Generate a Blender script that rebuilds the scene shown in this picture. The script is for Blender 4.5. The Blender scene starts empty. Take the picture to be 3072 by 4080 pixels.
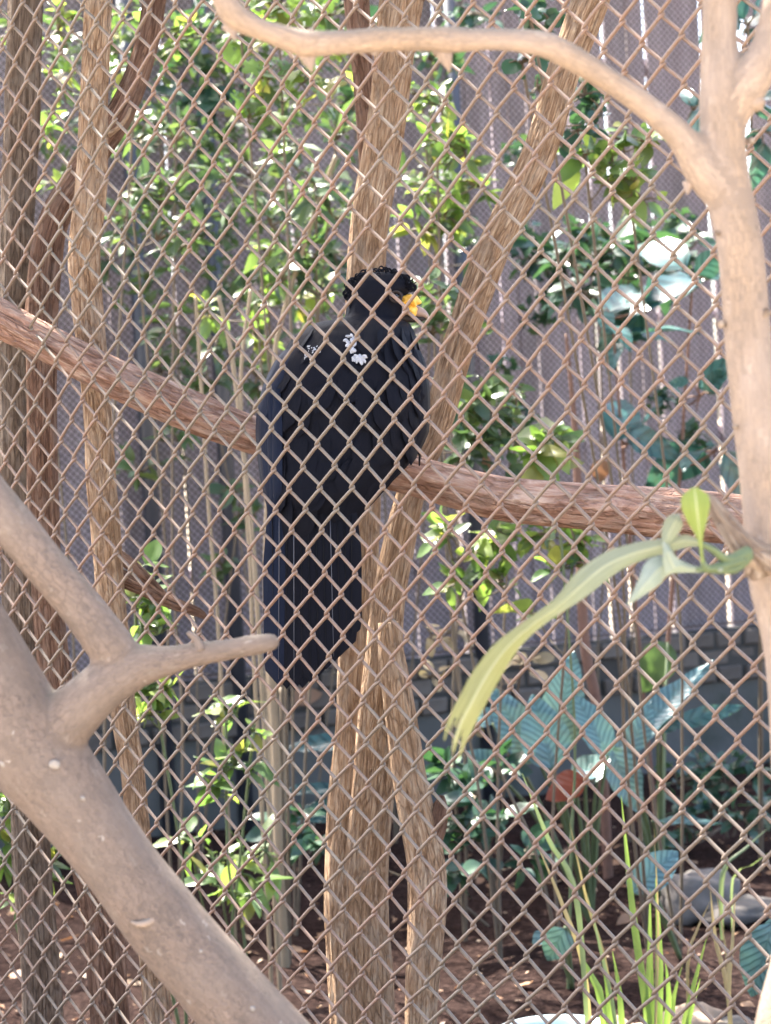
import bpy, math, random
import numpy as np
from mathutils import Vector, Matrix, noise, Quaternion

random.seed(11)
NR = np.random.default_rng(5)
scene = bpy.context.scene
col = scene.collection
R_ = math.radians

# ------------------------------------------------------------------ camera
F = 9000.0                       # focal length in photo pixels (3072 x 4080)
PITCH, ROLL = R_(2.0), R_(3.15)
CAM = Vector((0, 0, 1.55))
FWD = Vector((0, math.cos(PITCH), -math.sin(PITCH)))
_r0, _u0 = Vector((1, 0, 0)), Vector((0, math.sin(PITCH), math.cos(PITCH)))
RGT = (_r0 * math.cos(ROLL) - _u0 * math.sin(ROLL)).normalized()
UPV = (_r0 * math.sin(ROLL) + _u0 * math.cos(ROLL)).normalized()
cd = bpy.data.cameras.new('camera')
cam = bpy.data.objects.new('camera', cd); col.objects.link(cam)
cd.sensor_fit = 'VERTICAL'; cd.sensor_height = 24.0
cd.lens = 24.0 * F / 4080.0
cd.clip_end = 3000; cd.clip_start = 0.05
cam.matrix_world = Matrix(((RGT.x, UPV.x, -FWD.x, CAM.x), (RGT.y, UPV.y, -FWD.y, CAM.y),
                           (RGT.z, UPV.z, -FWD.z, CAM.z), (0, 0, 0, 1)))
cd.dof.use_dof = True; cd.dof.focus_distance = 3.95; cd.dof.aperture_fstop = 4.4
scene.camera = cam

# ------------------------------------------------------------------ sky, sun, exposure
SUN_EL = R_(58)
_h = Vector((-0.62, 0.78, 0)).normalized()          # towards the sun, seen from above
SUN_DIR = Vector((_h.x * math.cos(SUN_EL), _h.y * math.cos(SUN_EL), math.sin(SUN_EL)))
w = bpy.data.worlds.new('World'); scene.world = w; w.use_nodes = True
nt = w.node_tree; nt.nodes.clear()
sky = nt.nodes.new('ShaderNodeTexSky'); sky.sky_type = 'NISHITA'; sky.sun_disc = False
sky.sun_elevation = SUN_EL; sky.sun_rotation = math.atan2(_h.x, _h.y)
sky.dust_density = 4.0; sky.ozone_density = 0.5; sky.air_density = 0.8
bg = nt.nodes.new('ShaderNodeBackground'); bg.inputs[1].default_value = 0.15
wo = nt.nodes.new('ShaderNodeOutputWorld')
nt.links.new(sky.outputs[0], bg.inputs[0]); nt.links.new(bg.outputs[0], wo.inputs[0])
sd = bpy.data.lights.new('sun', 'SUN'); sd.energy = 5.0; sd.angle = R_(0.55); sd.color = (1, 0.95, 0.86)
so = bpy.data.objects.new('sun', sd); col.objects.link(so)
so.rotation_euler = SUN_DIR.to_track_quat('Z', 'Y').to_euler(); so.location = SUN_DIR * 30
vs = scene.view_settings
vs.view_transform = 'Standard'; vs.look = 'None'; vs.gamma = 1; vs.use_curve_mapping = False
vs.exposure = 2.85
scene.render.engine = 'CYCLES'
scene.cycles.max_bounces = 8; scene.cycles.transparent_max_bounces = 8
scene.cycles.caustics_reflective = False; scene.cycles.caustics_refractive = False


# ------------------------------------------------------------------ helpers
def P(px, py, z):
    """photo pixel + distance along the view axis -> world point"""
    return CAM + z * (FWD + RGT * ((px - 1536) / F) - UPV * ((py - 2040) / F))


def tag(o, label=None, cat=None, group=None, kind=None):
    if label: o['label'] = label
    if cat: o['category'] = cat
    if group: o['group'] = group
    if kind: o['kind'] = kind
    return o


def empty(name, loc, label, cat, group=None):
    o = bpy.data.objects.new(name, None); col.objects.link(o); o.location = loc
    o.empty_display_size = 0.1
    return tag(o, label, cat, group)


def mk_mesh(name, v, f, mats=(), smooth=True, tc=None, uv=None):
    me = bpy.data.meshes.new(name)
    me.from_pydata([tuple(p) for p in v], [], [tuple(q) for q in f])
    for m in mats: me.materials.append(m)
    if smooth: me.polygons.foreach_set('use_smooth', [True] * len(me.polygons))
    if tc is not None:
        a = me.attributes.new('tc', 'FLOAT_VECTOR', 'POINT')
        a.data.foreach_set('vector', np.asarray(tc, 'f').ravel())
    me.update()
    return me


def add(name, me, parent=None, loc=None, quat=None, scale=None):
    """object of a mesh whose vertices are in world space (or local when loc/quat given)"""
    o = bpy.data.objects.new(name, me); col.objects.link(o)
    base = parent_loc(parent)
    o.parent = parent
    o.location = (loc if loc is not None else Vector((0, 0, 0))) - base
    if quat is not None: o.rotation_mode = 'QUATERNION'; o.rotation_quaternion = quat
    if scale is not None: o.scale = (scale,) * 3 if isinstance(scale, float) else scale
    return o


_PL = {}
def parent_loc(p):
    s = Vector((0, 0, 0))
    while p is not None:
        s += p.location; p = p.parent
    return s


def fbm(x, y, z, o=3):
    s, a = 0, 1
    for _ in range(o):
        s += a * noise.noise((x, y, z)); x *= 2.03; y *= 2.03; z *= 2.03; a *= .5
    return s


def catmull(pts, rad, step):
    pts = [Vector(p) for p in pts]
    n = len(pts); out = []; rr = []
    for i in range(n - 1):
        p0, p1, p2, p3 = pts[max(i - 1, 0)], pts[i], pts[i + 1], pts[min(i + 2, n - 1)]
        r0, r1, r2, r3 = rad[max(i - 1, 0)], rad[i], rad[i + 1], rad[min(i + 2, n - 1)]
        k = max(1, int(math.ceil((p2 - p1).length / step)))
        for j in range(k):
            t = j / k; t2 = t * t; t3 = t2 * t
            c = (-.5 * t3 + t2 - .5 * t, 1.5 * t3 - 2.5 * t2 + 1, -1.5 * t3 + 2 * t2 + .5 * t, .5 * t3 - .5 * t2)
            out.append(p0 * c[0] + p1 * c[1] + p2 * c[2] + p3 * c[3])
            rr.append(max(1e-4, r0 * c[0] + r1 * c[1] + r2 * c[2] + r3 * c[3]))
    out.append(pts[-1]); rr.append(rad[-1])
    return out, rr


def tube(pts, rad, nseg=12, step=.05, disp=None, cap=True, seed=0.0, raw=False):
    """tapered tube along a smooth path; returns verts, faces, tc"""
    if raw: path, rr = [Vector(p) for p in pts], list(rad)
    else: path, rr = catmull(pts, rad, step)
    n = len(path); V = []; Fc = []; T = []
    L = 0.0; nrm = None
    r0 = max(rr)
    for i in range(n):
        tan = (path[min(i + 1, n - 1)] - path[max(i - 1, 0)])
        if tan.length < 1e-9: tan = Vector((0, 0, 1))
        tan.normalize()
        if nrm is None:
            ref = Vector((0, -1, 0)) if abs(tan.y) < .9 else Vector((1, 0, 0))
            nrm = (ref - tan * ref.dot(tan)).normalized()
        else:
            nrm = (nrm - tan * nrm.dot(tan)).normalized()
        bi = tan.cross(nrm)
        if i: L += (path[i] - path[i - 1]).length
        for j in range(nseg):
            a = 2 * math.pi * j / nseg
            d = nrm * math.cos(a) + bi * math.sin(a)
            r = rr[i]
            if disp: r = r * (1 + disp(a, L + seed, rr[i]))
            V.append(path[i] + d * r)
            T.append((math.cos(a) * r0, math.sin(a) * r0, L + seed))
    for i in range(n - 1):
        for j in range(nseg):
            k = (j + 1) % nseg
            Fc.append((i * nseg + j, i * nseg + k, (i + 1) * nseg + k, (i + 1) * nseg + j))
    if cap:
        Fc.append(tuple(range(nseg))[::-1]); Fc.append(tuple((n - 1) * nseg + j for j in range(nseg)))
    return V, Fc, T


def join(parts):
    V, Fc, T = [], [], []
    for v, f, t in parts:
        o = len(V); V += v; T += t; Fc += [tuple(i + o for i in q) for q in f]
    return V, Fc, T


# ------------------------------------------------------------------ materials
class NT:
    def __init__(s, name):
        s.m = bpy.data.materials.new(name); s.m.use_nodes = True
        s.t = s.m.node_tree; s.t.nodes.clear()
        s.out = s.n('OutputMaterial')
    def n(s, k, **kw):
        nd = s.t.nodes.new('ShaderNode' + k)
        for a, b in kw.items(): setattr(nd, a, b)
        return nd
    def l(s, a, b): s.t.links.new(a, b)
    def attr(s, nm): return s.n('Attribute', attribute_name=nm).outputs['Vector']
    def obj(s): return s.n('TexCoord').outputs['Object']
    def map(s, v, sc, loc=(0, 0, 0)):
        m = s.n('Mapping'); s.l(v, m.inputs[0]); m.inputs['Scale'].default_value = sc; m.inputs['Location'].default_value = loc
        return m.outputs[0]
    def noise(s, v, scale=5, detail=4, rough=.55, dist=0):
        x = s.n('TexNoise'); s.l(v, x.inputs['Vector']); x.inputs['Scale'].default_value = scale
        x.inputs['Detail'].default_value = detail; x.inputs['Roughness'].default_value = rough; x.inputs['Distortion'].default_value = dist
        return x.outputs['Fac']
    def ramp(s, f, stops):
        r = s.n('ValToRGB'); s.l(f, r.inputs[0]); e = r.color_ramp.elements
        while len(e) < len(stops): e.new(.5)
        for q, (p, c) in zip(e, stops): q.position = p; q.color = (*c, 1) if len(c) == 3 else c
        return r.outputs[0]
    def mix(s, fac, a, b, mode='MIX'):
        x = s.n('Mix', data_type='RGBA', blend_type=mode)
        for sock, v in ((x.inputs[0], fac), (x.inputs[6], a), (x.inputs[7], b)):
            if hasattr(v, 'is_output'): s.l(v, sock)
            elif isinstance(v, tuple): sock.default_value = (*v, 1)
            else: sock.default_value = v
        return x.outputs[2]
    def math(s, op, a, b=0.0, c=0.0):
        x = s.n('Math', operation=op)
        for sock, v in zip(x.inputs, (a, b, c)):
            if hasattr(v, 'is_output'): s.l(v, sock)
            else: sock.default_value = v
        return x.outputs[0]
    def bump(s, h, strength=.4, dist=.01):
        b = s.n('Bump'); s.l(h, b.inputs['Height']); b.inputs['Strength'].default_value = strength; b.inputs['Distance'].default_value = dist
        return b.outputs[0]
    def bsdf(s, color, rough=.7, normal=None, metallic=0, spec=.5, **kw):
        b = s.n('BsdfPrincipled')
        for k, v in (('Base Color', color), ('Roughness', rough), ('Metallic', metallic), ('Specular IOR Level', spec)):
            if hasattr(v, 'is_output'): s.l(v, b.inputs[k])
            else: b.inputs[k].default_value = (*v, 1) if isinstance(v, tuple) else v
        for k, v in kw.items(): b.inputs[k.replace('_', ' ')].default_value = v
        if normal is not None: s.l(normal, b.inputs['Normal'])
        return b.outputs[0]
    def done(s, sh): s.l(sh, s.out.inputs[0]); return s.m


def bark_fibrous(name, dark, mid, light, k=1.0, zs=9):
    t = NT(name); v = t.attr('tc')
    wob = t.noise(v, 9, 2)
    fib = t.noise(t.map(v, (100 * k, 100 * k, zs * k)), 1, 6, .66, .9)
    fine = t.noise(t.map(v, (300, 300, 22)), 1, 3, .6)
    h = t.math('ADD', t.math('MULTIPLY', fib, .75), t.math('MULTIPLY', fine, .25))
    c = t.ramp(h, [(.36, dark), (.49, mid), (.64, light)])
    c = t.mix(t.ramp(wob, [(.42, (0, 0, 0)), (.66, (1, 1, 1))]), c, tuple(x * .78 for x in mid), 'MIX')
    c = t.mix(.45, c, t.ramp(h, [(.36, dark), (.49, mid), (.64, light)]))
    dv = t.n('VectorMath', operation='ADD'); t.l(t.map(v, (48 * k, 48 * k, 13 * k)), dv.inputs[0])
    nz = t.n('TexNoise'); t.l(t.map(v, (60, 60, 25)), nz.inputs['Vector']); nz.inputs['Scale'].default_value = 1; nz.inputs['Detail'].default_value = 3
    t.l(nz.outputs['Color'], dv.inputs[1])
    vo = t.n('TexVoronoi', feature='DISTANCE_TO_EDGE'); t.l(dv.outputs[0], vo.inputs['Vector']); vo.inputs['Scale'].default_value = 1
    ck = t.ramp(vo.outputs['Distance'], [(.0, (1, 1, 1)), (.11, (0, 0, 0))])
    c = t.mix(t.math('MULTIPLY', ck, .55), c, tuple(x * 1.1 for x in dark))
    pt = t.noise(v, 13, 5, .65, .5)
    c = t.mix(t.math('MULTIPLY', t.ramp(pt, [(.5, (0, 0, 0)), (.66, (1, 1, 1))]), .45), c, tuple(min(1, x * .55 + .06) for x in light))
    c = t.mix(t.math('MULTIPLY', t.ramp(pt, [(.32, (1, 1, 1)), (.45, (0, 0, 0))]), .4), c, tuple(x * .55 for x in mid))
    hh = t.math('SUBTRACT', h, t.math('MULTIPLY', ck, .25))
    return t.done(t.bsdf(c, .88, t.bump(hh, 1.0, .016), spec=.15))


def bark_smooth(name, base, warm, spots):
    t = NT(name); v = t.attr('tc')
    big = t.noise(v, 7, 3)
    fine = t.noise(t.map(v, (160, 160, 90)), 1, 4, .65)
    wr = t.noise(t.map(v, (40, 40, 120)), 1, 3, .6)
    c = t.mix(t.ramp(big, [(.35, (0, 0, 0)), (.68, (1, 1, 1))]), base, warm)
    c = t.mix(t.math('MULTIPLY', t.ramp(fine, [(.35, (1, 1, 1)), (.6, (0, 0, 0))]), .45), c, tuple(x * .62 for x in base))
    vo = t.n('TexVoronoi'); t.l(v, vo.inputs['Vector']); vo.inputs['Scale'].default_value = 26
    c = t.mix(t.math('MULTIPLY', t.ramp(vo.outputs['Distance'], [(.05, (1, 1, 1)), (.13, (0, 0, 0))]), spots), c, (.62, .55, .47))
    gr = t.noise(t.map(v, (230, 230, 14)), 1, 4, .6)
    c = t.mix(t.math('MULTIPLY', t.ramp(gr, [(.38, (1, 1, 1)), (.55, (0, 0, 0))]), .28), c, tuple(x * .55 for x in base))
    blot = t.noise(v, 22, 5, .7)
    c = t.mix(t.math('MULTIPLY', t.ramp(blot, [(.48, (0, 0, 0)), (.64, (1, 1, 1))]), .45), c, tuple(x * .6 for x in base))
    cr = t.n('TexVoronoi', feature='DISTANCE_TO_EDGE'); t.l(t.map(v, (120, 120, 75)), cr.inputs['Vector']); cr.inputs['Scale'].default_value = 1
    ck = t.math('MULTIPLY', t.ramp(cr.outputs['Distance'], [(.0, (1, 1, 1)), (.12, (0, 0, 0))]), t.ramp(big, [(.38, (0, 0, 0)), (.6, (1, 1, 1))]))
    c = t.mix(t.math('MULTIPLY', ck, .6), c, tuple(x * .45 for x in base))
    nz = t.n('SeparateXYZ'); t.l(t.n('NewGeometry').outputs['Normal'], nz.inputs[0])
    top_tone = t.math('MULTIPLY', t.ramp(nz.outputs[2], [(.45, (0, 0, 0)), (.95, (1, 1, 1))]), t.ramp(blot, [(.3, (.3, .3, .3)), (.6, (1, 1, 1))]))  # upward faces darkened in colour: algae, and the dim top of underlit limbs
    c = t.mix(t.math('MULTIPLY', top_tone, .5), c, (base[0] * .62, base[1] * .72, base[2] * .66))
    li = t.noise(v, 34, 4, .7)
    c = t.mix(t.math('MULTIPLY', t.ramp(li, [(.60, (0, 0, 0)), (.68, (1, 1, 1))]), .4), c, (base[0] * 1.35, base[1] * 1.42, base[2] * 1.42))
    h = t.math('SUBTRACT', t.math('ADD', t.math('MULTIPLY', fine, .6), t.math('MULTIPLY', wr, .4)), t.math('MULTIPLY', ck, .25))
    return t.done(t.bsdf(c, .75, t.bump(h, .5, .007), spec=.25))


def leaf_mat(name, cols, trans=.45, rough=.42, veins=None, under=None, tcol=None):
    """two-sided thin leaf: glossy face + translucency, hue varies from leaf to leaf"""
    t = NT(name)
    rnd = t.math('FRACT', t.math('ADD', t.n('ObjectInfo').outputs['Random'], t.n('NewGeometry').outputs['Random Per Island']))
    n = len(cols)
    c = t.ramp(rnd, [(i / max(1, n - 1), q) for i, q in enumerate(cols)])
    nrm = None
    if veins:
        tcv = t.n('SeparateXYZ'); t.l(t.attr('tc'), tcv.inputs[0])
        ax = t.math('ABSOLUTE', tcv.outputs[0])
        wv = t.math('MULTIPLY', t.noise(t.attr('tc'), 14, 2), .02)
        st = t.math('SINE', t.math('MULTIPLY', t.math('ADD', wv, t.math('SUBTRACT', tcv.outputs[1], t.math('MULTIPLY', t.math('POWER', ax, .85), .62))), veins))
        st = t.math('MULTIPLY', t.math('ADD', st, 1), .5)
        mid = t.math('LESS_THAN', ax, .0025)
        c2 = t.mix(t.ramp(st, [(.62, (0, 0, 0)), (.95, (1, 1, 1))]), c, t.mix(1.0, c, (.42, .5, .5), 'MULTIPLY'))
        c = t.mix(mid, c2, t.mix(1.0, c, (.7, .75, .7), 'MULTIPLY'))
        nrm = t.bump(st, .2, .003)
        bl = t.noise(t.attr('tc'), 24, 4, .65)
        c = t.mix(t.math('MULTIPLY', t.ramp(bl, [(.5, (0, 0, 0)), (.7, (1, 1, 1))]), .5), c, (.10, .11, .075))
    else:
        bl = t.noise(t.obj(), 30, 2)
        c = t.mix(t.math('MULTIPLY', bl, .35), c, t.mix(1.0, c, (.55, .6, .5), 'MULTIPLY'))
    if under: c = t.mix(t.n('NewGeometry').outputs['Backfacing'], c, under)
    b = t.bsdf(c, rough, nrm, spec=.5)
    tr = t.n('BsdfTranslucent'); t.l(t.mix(1.0, c, tcol or (1.45, 1.5, .8), 'MULTIPLY'), tr.inputs[0])
    mx = t.n('MixShader'); mx.inputs[0].default_value = trans; t.l(b, mx.inputs[1]); t.l(tr.outputs[0], mx.inputs[2])
    return t.done(mx.outputs[0])


def plain(name, c, rough=.7, metallic=0, spec=.5, var=.25, scale=20, bump=.2):
    t = NT(name); v = t.obj(); n = t.noise(v, scale, 5, .6)
    cc = t.mix(n, tuple(x * (1 - var) for x in c), tuple(min(1, x * (1 + var)) for x in c))
    return t.done(t.bsdf(cc, rough, t.bump(n, bump, .004), metallic, spec))


M = {}
M['bark_tan'] = bark_fibrous('bark_tan', (.12, .066, .038), (.40, .25, .148), (.62, .475, .335), 1.0, 20)
M['bark_grey'] = bark_fibrous('bark_grey', (.055, .038, .027), (.185, .13, .093), (.36, .285, .215))
M['bark_red'] = bark_fibrous('bark_red', (.055, .028, .018), (.215, .118, .078), (.37, .245, .175))
M['log'] = bark_fibrous('log', (.145, .077, .054), (.365, .21, .152), (.57, .42, .335), .42, 30)
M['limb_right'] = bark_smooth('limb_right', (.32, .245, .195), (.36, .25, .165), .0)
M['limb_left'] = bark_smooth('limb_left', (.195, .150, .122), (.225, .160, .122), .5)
def rusty(name, a, b):
    t = NT(name); v = t.obj(); n = t.noise(v, 60, 4, .6); n2 = t.noise(v, 700, 2, .5)
    c = t.mix(t.ramp(n, [(.4, (0, 0, 0)), (.62, (1, 1, 1))]), a, b)
    n3 = t.noise(v, 3.5, 3, .6); n4 = t.noise(v, 160, 3, .6)
    c = t.mix(t.ramp(n3, [(.42, (0, 0, 0)), (.62, (.85, .85, .85))]), c, (.165, .135, .102))
    c = t.mix(t.ramp(n4, [(.56, (0, 0, 0)), (.7, (.6, .6, .6))]), c, (.13, .062, .035))
    return t.done(t.bsdf(c, .52, t.bump(n2, .25, .001), .15, .5))
M['wire'] = rusty('wire', (.205, .142, .107), (.215, .128, .088))
M['wire_dark'] = plain('wire_dark', (.10, .075, .07), .5, .3)
M['steel'] = plain('steel', (.045, .048, .06), .45, .2, .5, .3, 14)
M['leaf_bright'] = leaf_mat('leaf_bright', [(.10, .17, .05), (.15, .23, .065), (.075, .14, .05), (.21, .27, .08), (.06, .10, .045), (.27, .25, .07)], .52, .36)
M['leaf_mid'] = leaf_mat('leaf_mid', [(.06, .105, .05), (.085, .135, .055), (.05, .09, .05), (.11, .15, .065)], .38, .38)
M['leaf_dark'] = leaf_mat('leaf_dark', [(.03, .075, .045), (.045, .10, .055), (.025, .06, .05)], .3, .35)
M['leaf_gloss'] = leaf_mat('leaf_gloss', [(.03, .07, .05), (.05, .10, .05), (.03, .065, .06), (.09, .14, .06)], .3, .24)
M['leaf_teal'] = leaf_mat('leaf_teal', [(.035, .10, .095), (.05, .13, .12), (.03, .085, .10)], .25, .3, veins=150.0)
M['leaf_vein'] = leaf_mat('leaf_vein', [(.11, .21, .205), (.10, .19, .22), (.12, .22, .19)], .15, .3, veins=290.0, under=(.27, .075, .05))
M['leaf_crown'] = leaf_mat('leaf_crown', [(.05, .11, .03), (.08, .15, .04), (.04, .09, .035)], .35)
M['blade'] = leaf_mat('blade', [(.17, .25, .075), (.22, .29, .10), (.14, .21, .065)], .45, .4)
M['blade_pale'] = leaf_mat('blade_pale', [(.16, .20, .12), (.20, .24, .15)], .4, .4)
M['blade_dry'] = leaf_mat('blade_dry', [(.30, .22, .13), (.38, .29, .18), (.22, .17, .10)], .3, .6)
M['dry'] = leaf_mat('dry', [(.20, .085, .04), (.27, .15, .08), (.14, .075, .045), (.30, .21, .14)], .25, .6, tcol=(1.2, 1, .8))
M['stem'] = plain('stem', (.115, .085, .055), .75, var=.4, scale=40)
M['stem_green'] = plain('stem_green', (.09, .12, .05), .6, var=.3, scale=40)
M['stem_red'] = plain('stem_red', (.15, .075, .05), .75, var=.4, scale=40)
M['bamboo'] = plain('bamboo', (.25, .185, .115), .6, var=.25, scale=25)


# ------------------------------------------------------------------ ground
def soil_mat():
    t = NT('soil'); v = t.obj()
    a = t.noise(v, 6, 4); b = t.noise(v, 55, 6, .7)
    c = t.ramp(b, [(.32, (.009, .005, .0044)), (.50, (.028, .0158, .0135)), (.70, (.085, .054, .045))])
    c = t.mix(t.ramp(a, [(.4, (0, 0, 0)), (.7, (1, 1, 1))]), c, t.mix(1.0, c, (.7, .62, .6), 'MULTIPLY'))
    return t.done(t.bsdf(c, .92, t.bump(b, 1.0, .03), spec=.04))
M['soil'] = soil_mat()
def earth_mat():
    t = NT('earth'); v = t.obj()
    b = t.noise(v, 3, 6, .6)
    return t.done(t.bsdf(t.ramp(b, [(.3, (.20, .16, .11)), (.7, (.33, .27, .20))]), .95, t.bump(b, .3, .02), spec=.2))
M['earth'] = earth_mat()
def paving_mat():
    t = NT('paving'); v = t.obj()
    b = t.noise(v, 18, 6, .65)
    return t.done(t.bsdf(t.ramp(b, [(.3, (.42, .37, .30)), (.7, (.56, .50, .42))]), .85, t.bump(b, .25, .004), spec=.3))
M['paving'] = paving_mat()

S = 900.0
tag(add('ground', mk_mesh('ground', [(-S, -S, -.03), (S, -S, -.03), (S, S, -.03), (-S, S, -.03)], [(0, 1, 2, 3)], [M['earth']], False)), kind='structure')
# the visitors' path on the camera's side of the fence
tag(add('path', mk_mesh('path', [(-9, -9, -.02), (9, -9, -.02), (9, 1.7, 0.0), (-9, 1.7, 0.0), (-9, -9, -.2), (9, -9, -.2), (9, 1.7, -.2), (-9, 1.7, -.2)],
    [(0, 1, 2, 3), (3, 2, 6, 7), (1, 5, 6, 2), (0, 3, 7, 4), (0, 4, 5, 1)], [M['paving']], False)), kind='structure')
# planted bed inside the enclosure, uneven
nx, ny = 150, 150
X = np.linspace(-4.2, 4.2, nx); Y = np.linspace(1.7, 11.4, ny)
def soil_z(x, y):
    e = min(1, max(0, (y - 1.7) / .4)) * min(1, (4.2 - abs(x)) / .3)
    return -.02 + e * (.03 + .035 * fbm(x * 1.7, y * 1.7, 3.3, 2) + .016 * fbm(x * 9, y * 9, 1.3, 3))
sv = [(x, y, soil_z(x, y)) for y in Y for x in X]
sf = [(j * nx + i, j * nx + i + 1, (j + 1) * nx + i + 1, (j + 1) * nx + i) for j in range(ny - 1) for i in range(nx - 1)]
tag(add('soil_bed', mk_mesh('soil_bed', sv, sf, [M['soil']])), kind='structure')


# ------------------------------------------------------------------ back wall: masonry plinth, boards, wire mesh
W0 = Vector((-0.83, 8.95, 0)); WD = Vector((.913, .408, 0)).normalized(); WN = Vector((WD.y, -WD.x, 0))  # WN faces the camera
def wall_s(px, py=1500):
    """distance along the wall where the view ray of this photo pixel meets it"""
    d = FWD + RGT * ((px - 1536) / F) - UPV * ((py - 2040) / F)
    k = (W0 - CAM).dot(WN) / d.dot(WN)
    p = CAM + d * k
    return (p - W0).dot(WD), p.z
def WP(s, n, z): return W0 + WD * s + WN * n + Vector((0, 0, z))
def wbox(s0, s1, n0, n1, z0, z1, jit=0.0):
    q = [WP(s, n, z) for z in (z0, z1) for s, n in ((s0, n1), (s1, n1), (s1, n0), (s0, n0))]
    if jit: q = [p + Vector([random.uniform(-jit, jit) for _ in range(3)]) for p in q]
    return q, [(3, 2, 1, 0), (4, 5, 6, 7), (0, 1, 5, 4), (1, 2, 6, 5), (2, 3, 7, 6), (3, 0, 4, 7)]

LEDGE = wall_s(2300, 2560)[1]
def stone_mat(name, a, b, moss):
    t = NT(name); v = t.obj(); n = t.noise(v, 14, 6, .65); m = t.noise(v, 3.5, 4, .6)
    r = t.n('ObjectInfo').outputs['Random']
    c = t.mix(n, a, b)
    c = t.mix(t.math('MULTIPLY', r, .45), c, tuple(x * .5 for x in a))
    c = t.mix(t.ramp(m, [(.48, (0, 0, 0)), (.66, (.75, .75, .75))]), c, moss)
    return t.done(t.bsdf(c, .9, t.bump(n, .6, .01), spec=.25))
M['stone'] = stone_mat('stone', (.07, .06, .053), (.17, .145, .125), (.04, .045, .028))
M['render'] = stone_mat('render', (.08, .08, .075), (.125, .122, .115), (.045, .052, .042))
M['mortar'] = plain('mortar', (.04, .038, .035), .95)

plinth = empty('low_stone_wall', WP(0, 0, 0), 'low grey masonry wall with brick courses on top under the board screen', 'wall')
zc = LEDGE - .235
v, f = wbox(-3.2, 5.2, -.16, .03, -.1, zc); add('wall_face', mk_mesh('wall_face', v, f, [M['render']], False), plinth)
v, f = wbox(-3.2, 5.2, -.15, .035, zc, LEDGE - .006); add('mortar_core', mk_mesh('mortar_core', v, f, [M['mortar']], False), plinth)
def brick_mesh(L, H, D, k):
    rs = random.Random(k); b = .006; V = []
    for z in (0, H):
        for x, y in ((0, 0), (L, 0), (L, D), (0, D)):
            V.append(Vector((x, y, z)) + Vector([rs.uniform(-.004, .004) for _ in range(3)]))
    me = mk_mesh('brick', V, [(3, 2, 1, 0), (4, 5, 6, 7), (0, 1, 5, 4), (1, 2, 6, 5), (2, 3, 7, 6), (3, 0, 4, 7)], [M['stone']], False)
    import bmesh
    bm = bmesh.new(); bm.from_mesh(me); bmesh.ops.bevel(bm, geom=bm.edges[:], offset=b, segments=1, affect='EDGES'); bm.to_mesh(me); bm.free()
    return me
course_h = .075
wq = Matrix((( WD.x, -WN.x, 0), (WD.y, -WN.y, 0), (0, 0, 1))).to_quaternion()
bm_full = [brick_mesh(.135, course_h - .012, .09, k) for k in range(6)]
nb = 0
for c in range(3):
    s = -1.9 - (c % 2) * .07
    while s < 2.9:
        off = (.058, .04, .05)[c] + random.uniform(-.006, .006)
        o = add('brick', bm_full[nb % 6], plinth, WP(s, off, zc + .004 + c * (course_h + .002)), wq)
        o.scale.x = random.uniform(.86, 1.0); s += .145; nb += 1

# board screen with slits of daylight
def board_mat():
    t = NT('board'); v = t.obj(); r = t.n('ObjectInfo').outputs['Random']
    g = t.noise(t.map(v, (30, 30, 1.6)), 1, 5, .6, .4); n = t.noise(v, 4, 4)
    c = t.ramp(g, [(.3, (.35, .295, .325)), (.7, (.55, .485, .52))])
    c = t.mix(t.math('MULTIPLY', r, .35), c, (.28, .24, .27))
    st = t.noise(t.map(v, (5, 5, 1.1)), 1, 5, .7)
    c = t.mix(t.ramp(st, [(.45, (0, 0, 0)), (.66, (.6, .6, .6))]), c, (.17, .155, .15))
    return t.done(t.bsdf(c, .8, t.bump(g, .3, .004), spec=.3))
M['board'] = board_mat()
screen = empty('board_screen', WP(0, -.06, LEDGE), 'purple grey vertical board screen with narrow slits of daylight between boards', 'fence')
slits = [(-500, 4), (-250, 4), (20, 5), (240, 4), (470, 5), (735, 8), (921, 12), (1060, 3), (1220, 11), (1440, 3), (1640, 9), (1830, 12), (1935, 5), (2040, 12), (2110, 4),
         (2180, 12), (2346, 9), (2420, 22), (2500, 15), (2590, 5), (2665, 22), (2780, 4), (2896, 23), (3050, 75), (3290, 5), (3500, 6), (3720, 5)]
sl = [(wall_s(x)[0], wd * 1.05 / 1000) for x, wd in slits]
ZT = 3.75
for (sa, wa), (sb, wb) in zip(sl[:-1], sl[1:]):
    a, b = sa + wa / 2, sb - wb / 2
    k = max(1, round((b - a) / .24)); st = (b - a) / k
    for i in range(k):
        n = random.uniform(-.006, .006)
        z0 = LEDGE - .004
        v, f = wbox(a + i * st, a + (i + 1) * st - (.0 if i == k - 1 else .001), -.085 + n, -.062 + n, z0, ZT)
        e0, e1 = random.uniform(-.0035, .0035), random.uniform(-.0035, .0035)
        v = [p + WD * (e0 if q < 4 else e1) for q, p in enumerate(v)]
        add('board', mk_mesh('board', v, f, [M['board']], False), screen)
for z in (.95, 1.42, 1.98, 2.5, 3.05, 3.4):
    v, f = wbox(sl[0][0], sl[-1][0], -.13, -.094, z, z + random.uniform(.03, .10)); add('rail', mk_mesh('rail', v, f, [M['board']], False), screen)  # rails added behind the boards to break up the daylight slits

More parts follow.
